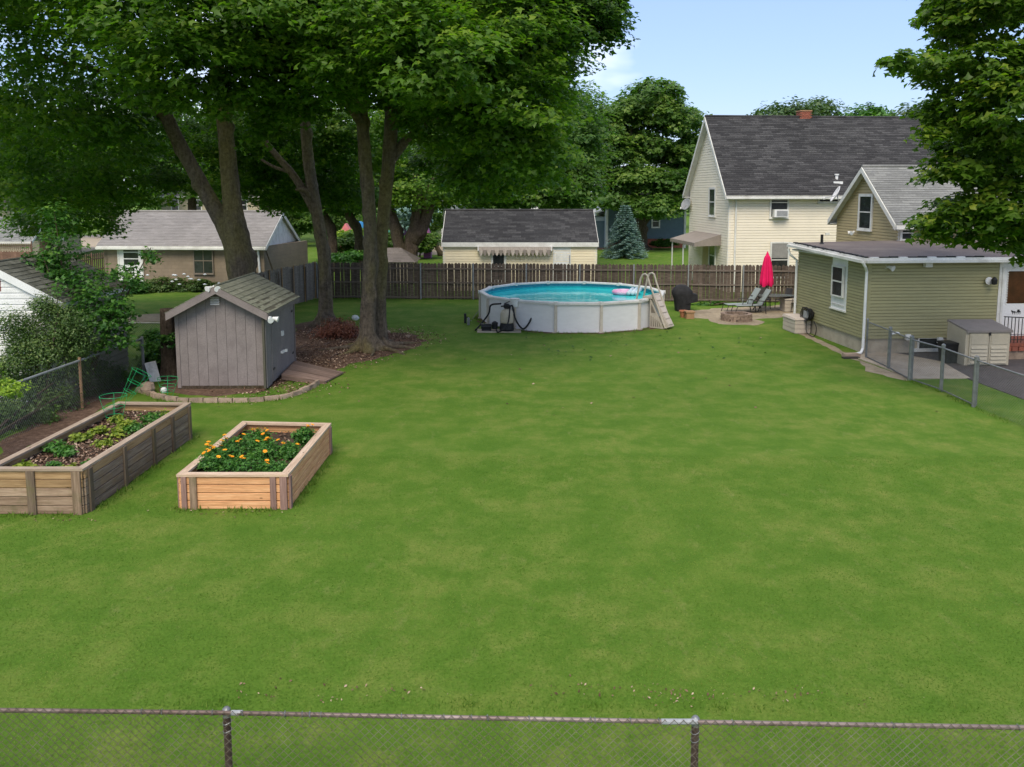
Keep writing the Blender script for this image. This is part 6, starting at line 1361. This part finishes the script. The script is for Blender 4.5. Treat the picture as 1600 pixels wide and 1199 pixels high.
# spruce
sb = W(976, 381, 70); sb.z = 0; t = thing('spruce_tree', 'small blue green spruce in front of the slate blue house', 'tree', sb); trunk(t, [([sb, sb+Vector((0, 0, 3.2))], [.12, .03])], 'bark2', flare=0)
P, N, T = [], [], []
top_ = 5.4-(318-300)*70/FPX*1.0
for k in range(26):
    z = .35+k*(top_-.4)/26; Rr = 2.05*(1-z/top_)**.8+.05
    for q in range(9):
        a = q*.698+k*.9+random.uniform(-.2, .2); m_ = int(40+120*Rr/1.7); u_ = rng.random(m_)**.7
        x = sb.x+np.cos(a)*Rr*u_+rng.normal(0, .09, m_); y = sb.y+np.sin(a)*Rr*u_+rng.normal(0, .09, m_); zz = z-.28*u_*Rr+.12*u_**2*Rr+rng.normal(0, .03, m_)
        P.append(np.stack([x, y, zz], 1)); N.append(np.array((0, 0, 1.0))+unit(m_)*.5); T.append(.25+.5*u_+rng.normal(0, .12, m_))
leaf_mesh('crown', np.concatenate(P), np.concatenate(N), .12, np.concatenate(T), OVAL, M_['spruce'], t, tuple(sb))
# shrubs on the left
def shrub(label, base, blobs, n, size, m, cat='shrub', name='shrub', stems=5, cr=.3, shape=OVAL, group=None, **kw):
    t = thing(name, label, cat, base, 0, group); b = MB()
    for k in range(stems):
        c = Vector(blobs[k % len(blobs)][0]); e = c+Vector((random.uniform(-.3, .3), random.uniform(-.3, .3), .2)); limb(b, [Vector(base)+Vector((random.uniform(-.1, .1), random.uniform(-.1, .1), 0)), Vector(base).lerp(e, .5)+Vector((random.uniform(-.1, .1), 0, .1)), e], [.035, .025, .01], 5)
    b.obj('stem', M_['bark2'], t); crown('foliage', blobs, n, cr, size, M_[m], t, base, shape, **kw); return t
p = Vector((-11.85, 20.9, 0)); shrub('grey green shrub with fine leaves in front of the white shed', p, [blob_px(55, 548, 20.9, 58, 34, .4), blob_px(30, 515, 21.0, 40, 36, .35), blob_px(95, 500, 21.1, 42, 32, .4), blob_px(10, 575, 20.6, 45, 30, .4), blob_px(118, 535, 21.2, 38, 30, .4), blob_px(66, 478, 21.1, 24, 20, .3), blob_px(60, 600, 21.0, 50, 28, .35), blob_px(120, 575, 21.4, 26, 24, .3)], 26000, .062, 'leafS', flat=.8, inner=.3, shell=.5, stems=9, normal_up=.5)
p = Vector((-11.4, 22.2, 0)); shrub('bright green sapling spreading over the roof of the white shed', p, [blob_px(150, 480, 22, 48, 35, .8), blob_px(120, 440, 22.5, 50, 26, .7), blob_px(175, 525, 22, 30, 32, .6), blob_px(95, 400, 23, 30, 45, .6), blob_px(200, 430, 22.5, 32, 22, .5), blob_px(90, 340, 23.5, 22, 28, .5), blob_px(60, 405, 23, 38, 15, .5), blob_px(185, 490, 22, 35, 20, .5), blob_px(232, 400, 22.5, 16, 10, .3)], 5200, .12, 'leafSv', 'sapling', 'sapling', 9, .35, MAPLE, flat=.5, inner=.2)
p = Vector((-11.3, 17.5, 0)); shrub('sparse dark growth behind the left chain link fence', p, [blob_px(50, 650, 19.6, 50, 22, .25), blob_px(0, 655, 19.0, 40, 30, .25), blob_px(135, 615, 22.2, 34, 20, .25), blob_px(90, 625, 20.8, 34, 20, .25), blob_px(180, 590, 23.0, 30, 18, .3), blob_px(20, 620, 19.6, 45, 20, .25), blob_px(150, 575, 22.6, 30, 16, .3)], 12000, .075, 'leafS', flat=.9, inner=.3, shell=.6, stems=8, tintbias=-.1)
p = Vector((-10.9, 16.6, 0)); shrub('lime green bush tip at the left edge above the long bed', p, [blob_px(8, 605, 16.5, 30, 16, .3), blob_px(-20, 590, 16.5, 30, 25, .4)], 1800, .07, 'leafY', stems=3, cr=.2)
p = W(245, 590, 25.2); p.z = 0; shrub('dark leafy vine growing between fence and grey shed', p, [blob_px(245, 560, 25, 22, 30, .5), blob_px(240, 530, 25.5, 16, 18, .4), blob_px(262, 528, 24.2, 10, 10, .2), blob_px(225, 590, 25, 20, 18, .4)], 3500, .11, 'leafSv', shape=MAPLE, tintbias=-.25)
p = G(527, 527); shrub('rust red dry shrub between the two maple trunks', p, [blob_px(527, 515, p.y, 27, 14, .7), blob_px(510, 520, p.y, 14, 9, .4), blob_px(545, 518, p.y, 14, 11, .4)], 9000, .07, 'leafRed', flat=.9, inner=.4, normal_up=.3)
for (px, py, w_, lb, hh, mm) in ((262, 452, 45, 'white flowering border plants below the tan garage window', 14, 'leafS'), (205, 455, 25, 'green border plants by the tan garage door', 14, 'leafSv'), (320, 452, 22, 'green border plants hidden behind the shed roof', 12, 'leafS')):
    p = G(px, py+4); shrub(lb, p, [blob_px(px, py-hh/3, p.y, w_, hh, .5)], 4200, .13, mm, stems=3, cr=.3)
for k in range(14):
    p = W(random.uniform(225, 345), random.uniform(428, 446), 43.6); 
    if k == 0: fbm = MB()
    fbm.lathe([(.02, -.05), (.10, .0), (.02, .05)], p, 6)
tag(fbm.obj('white_flowers', M_['white']), 'white flower heads above the border by the tan garage wall', 'flowers', None, 'stuff')
p = G(598, 400); shrub('bright low garden plants behind the left part of the dark fence', G(545, 405), [blob_px(545, 400, 49, 30, 6, 1.2), blob_px(520, 404, 48, 16, 4, .8)], 2500, .2, 'leafSv', stems=2, cr=.4)
shrub('yellow green flowering garden patch behind the black bars', G(542, 372), [blob_px(545, 366, 72, 22, 7, 1.2), blob_px(575, 362, 74, 18, 6, 1)], 3000, .25, 'leafY', stems=2, cr=.5)
shrub('dark hedge at the foot of the slate blue house', G(1040, 384), [blob_px(1040, 379, 80, 20, 4, .8)], 2500, .25, 'leafD', stems=2, cr=.5)
shrub('low green weeds along the back fence behind the fire pit', G(1110, 478), [blob_px(1115, 476, 40.6, 38, 4, .3), blob_px(1180, 477, 40.6, 20, 4, .3)], 3500, .09, 'leafSv', stems=2, cr=.2)
for (px, py, Y_, w_, hh, lb) in ((470, 340, 84, 40, 22, 'dark hedge mass far behind the slim maple'), (530, 338, 92, 45, 24, 'dark hedge far behind the black bar fence'), (600, 342, 90, 40, 18, 'green hedge far behind the mossy maple'), (668, 338, 86, 40, 20, 'green hedge far behind the magenta slide')):
    p = W(px, 380, Y_); p.z = 0; shrub(lb, p, [blob_px(px, py, Y_, w_, hh, 1.5), blob_px(px-20, py+14, Y_, w_*.8, hh*.7, 1.5)], 5000, .35, 'leafBG', 'hedge', 'hedge', 3, .8)
for (px, w_, lb) in ((535, 34, 'low green bushes in front of the pink canopy'), (600, 34, 'low green bushes in front of the teal toy'), (655, 30, 'low green bushes in front of the magenta slide')):
    p = W(px, 390, 68.5); p.z = 0; shrub(lb, p, [blob_px(px, 380, 68.5, w_, 12, 1.2), blob_px(px+12, 372, 69, w_*.6, 9, 1.0)], 4500, .26, 'leafBG', stems=3, cr=.5)
# play things far behind
for (px, py, Y, w_, h_, mt, lb, rnd_) in ((605, 368, 75, 1.5, .95, (.03, .30, .30), 'teal inflatable toy in the far garden', 1), (563, 352, 77, 1.1, .7, (.03, .2, .42), 'blue inflatable toy in the far garden', 1), (541, 352, 78, 1.0, .35, (.75, .22, .22), 'pink red canopy in the far garden', 0), (632, 362, 76, 1.3, .7, (.09, .05, .12), 'dark purple playhouse in the far garden', 0), (668, 362, 70, .6, .9, (.30, .10, .26), 'magenta toy slide in the far garden', 0), (627, 366, 70, .5, .2, (.8, .8, .8), 'small white garden toy beside the leaning trunk', 1)):
    p = W(px, py, Y); m = mat(lb.split()[0]+'_toy_plastic', mt, None, 3, .5, 0); b = MB()
    zt_ = p.z+h_/2
    if rnd_: b.lathe([(w_*.45, 0), (w_*.5, zt_*.3), (w_*.5, zt_*.75), (w_*.35, zt_*.95), (.05, zt_)], (p.x, p.y, 0), 14)
    else: b.prism([(-w_/2, 0), (w_/2, 0), (w_/2, zt_*.7), (0, zt_), (-w_/2, zt_*.7)], -.5, .5); b.v = [(v[0]+p.x, v[1]+p.y, v[2]) for v in b.v]
    tag(b.obj('garden_toy', m, None, None, bool(rnd_)), lb, 'garden toy')
p = W(697, 330, 58); p.z = 0; t = tag(MB().tube([p, p+Vector((0, 0, 7.5))], .2, 10).obj('utility_pole', M_['oldwhite']), 'pale wooden pole rising behind the left end of the cream garage', 'pole')
sk = MB()
for k in range(30):
    c = random.choice([G(*q) for q in ((480, 520), (470, 545), (500, 530), (590, 545), (610, 530), (540, 540), (560, 552))]); a = random.uniform(0, 6.28); L = random.uniform(.3, .9)
    c = c+Vector((random.gauss(0, .5), random.gauss(0, .4), .03)); d = Vector((math.cos(a), math.sin(a), 0))*L
    sk.tube([c, c+d*.5+Vector((.04, .06, .05)), c+d], [.018, .014, .006], 5)
tag(sk.obj('fallen_sticks', M_['ramp_wood']), 'thin dead sticks strewn over the mulch under the maples', 'sticks', None, 'stuff')
for (x_, y_, sc, lb) in ((555, 500, .16, 'pale rock behind the rust red shrub'), (606, 521, .10, 'small pale rock right of the mossy maple'), (638, 528, .09, 'small tan rock at the right end of the mulch')):
    p = G(x_, y_); b = MB(); b.lathe([(sc*.8, 0), (sc, sc*.5), (sc*.7, sc*1.1), (sc*.2, sc*1.3)], p, 8); b.v = [(v[0]+mnoise.noise(Vector(v)*7)*.05, v[1]+mnoise.noise(Vector(v)*9)*.05, v[2]) for v in b.v]; tag(b.obj('rock', M_['trim'] if sc > .12 else M_['edge']), lb, 'rock')
# mulch chips and leaf litter, scattered grass
ctr = [tuple(G(*q)) for q in ((480, 520), (520, 545), (470, 560), (600, 535), (630, 530), (560, 555), (500, 570), (440, 605), (540, 535), (615, 520))]
tag(chips('leaf_litter', ctr, 7000, (.75, .7), .012, .06), 'dead leaves and wood chips scattered under the maples', 'leaf litter')
ctr = [tuple(G(*q)) for q in ((290, 800), (330, 806), (380, 806), (430, 806), (60, 815), (110, 815), (900, 1085), (1010, 1080), (1040, 1090), (1080, 1090), (520, 1078), (600, 1085), (420, 1070), (1250, 1090), (930, 527), (880, 526), (980, 524))]
tag(chips('fallen_chips', ctr, 200, (.45, .07), .012, .032), 'pale chips and bits of dead leaf along bed and fence edges', 'wood chips')
gb = scatter_blades('grass', 480000, -14, 14, 6.2, 17, .021, keep_lawn, 1.35, 0, 1.7)
tag(gb, 'short mown grass of the back yard lawn', 'grass', None, 'stuff')
# taller unmown grass against edges
def edge_tufts(lines, per_m, size, sp, tint=-.05):
    P = []
    for a, c in lines:
        a, c = Vector(a), Vector(c); n = int((c-a).length*per_m)
        for _ in range(n):
            f = random.random(); f = f+.02*math.sin(f*40)
            if mnoise.noise(Vector((a.x+f*9, a.y, f*(c-a).length*1.3))) < -.12: continue
            p = a.lerp(c, f); P.append((p.x+random.gauss(0, sp), p.y+random.gauss(0, sp), .001))
    P = np.array(P); m = len(P); N = np.array((0, 0, 1.0))+rng.normal(0, .45, (m, 3))*np.array((1, 1, 0))
    return leaf_mesh('edge_grass', P, N, size*rng.uniform(.5, 1.4, m), .45+rng.normal(0, .2, m)+tint, (BLADE[0]*np.array((1.1, 1, 1)), BLADE[1]), M_['blade'])
L_e = []
for q in (zb, zs):
    for k in range(4):
        a, c = q[k], q[(k+1) % 4]; d = (c-a).normalized(); n = Vector((d.y, -d.x, 0))*.10; L_e.append((a+n, c+n))
L_e += [(G(352, 560), G(1, 1))] if False else []
L_e += [(path_[k]-Vector((0, .12, 0)), path_[k+1]-Vector((0, .12, 0))) for k in range(len(path_)-2)]
L_e += [(P_[k]+Vector((-.08, 0, 0)), P_[k+1]+Vector((-.08, 0, 0))) for k in range(2, 5)]
L_e += [(pv(k-1, PR+.22), pv(k, PR+.22)) for k in range(NP)]
L_e += [(fA+Vector((0, -.15, 0)), fB+Vector((0, -.15, 0)))]
tag(edge_tufts(L_e, 130, .075, .06, .15), 'taller unmown grass along the beds, stones and fences', 'grass', None, 'stuff')
n0_, n1_ = G(240, 1100), G(1500, 1108)
tag(edge_tufts([(n0_, n1_)], 110, .045, .06, .05), 'low weeds growing along the foot of the near chain link fence', 'weeds', None, 'stuff')
tag(chips('pale_litter', [tuple(G(x_, 1088+random.uniform(-14, 10))) for x_ in (400, 520, 560, 640, 900, 930, 1000, 1020, 1040, 1060, 1080, 1110, 1230, 1260, 1340)], 130, (.14, .06), .010, .024), 'pale dead leaf bits in the grass near the rusty fence', 'leaf litter')

P = np.stack([rng.uniform(-8, 12, 60), rng.uniform(20, 33, 60), np.full(60, .02)], 1); P = P[keep_lawn(P)]
tag(leaf_mesh('fallen_leaves', P, np.array((0, 0, 1.0))+unit(len(P))*.35, rng.uniform(.04, .10, len(P)), rng.random(len(P))**2, MAPLE, M_['chip']), 'scattered dry fallen leaves on the open lawn', 'fallen leaves', None, 'stuff')
P = np.stack([rng.normal(4.0, 3.5, 90), rng.uniform(27, 33, 90), np.full(90, .03)], 1)
tag(leaf_mesh('weed_leaves', P, np.array((0, 0, 1.0))+unit(90)*.4, rng.uniform(.06, .16, 90), rng.uniform(0, .35, 90), OVAL, M_['leafD']), 'dark broad weed leaves dotted over the lawn before the pool', 'weeds', None, 'stuff')
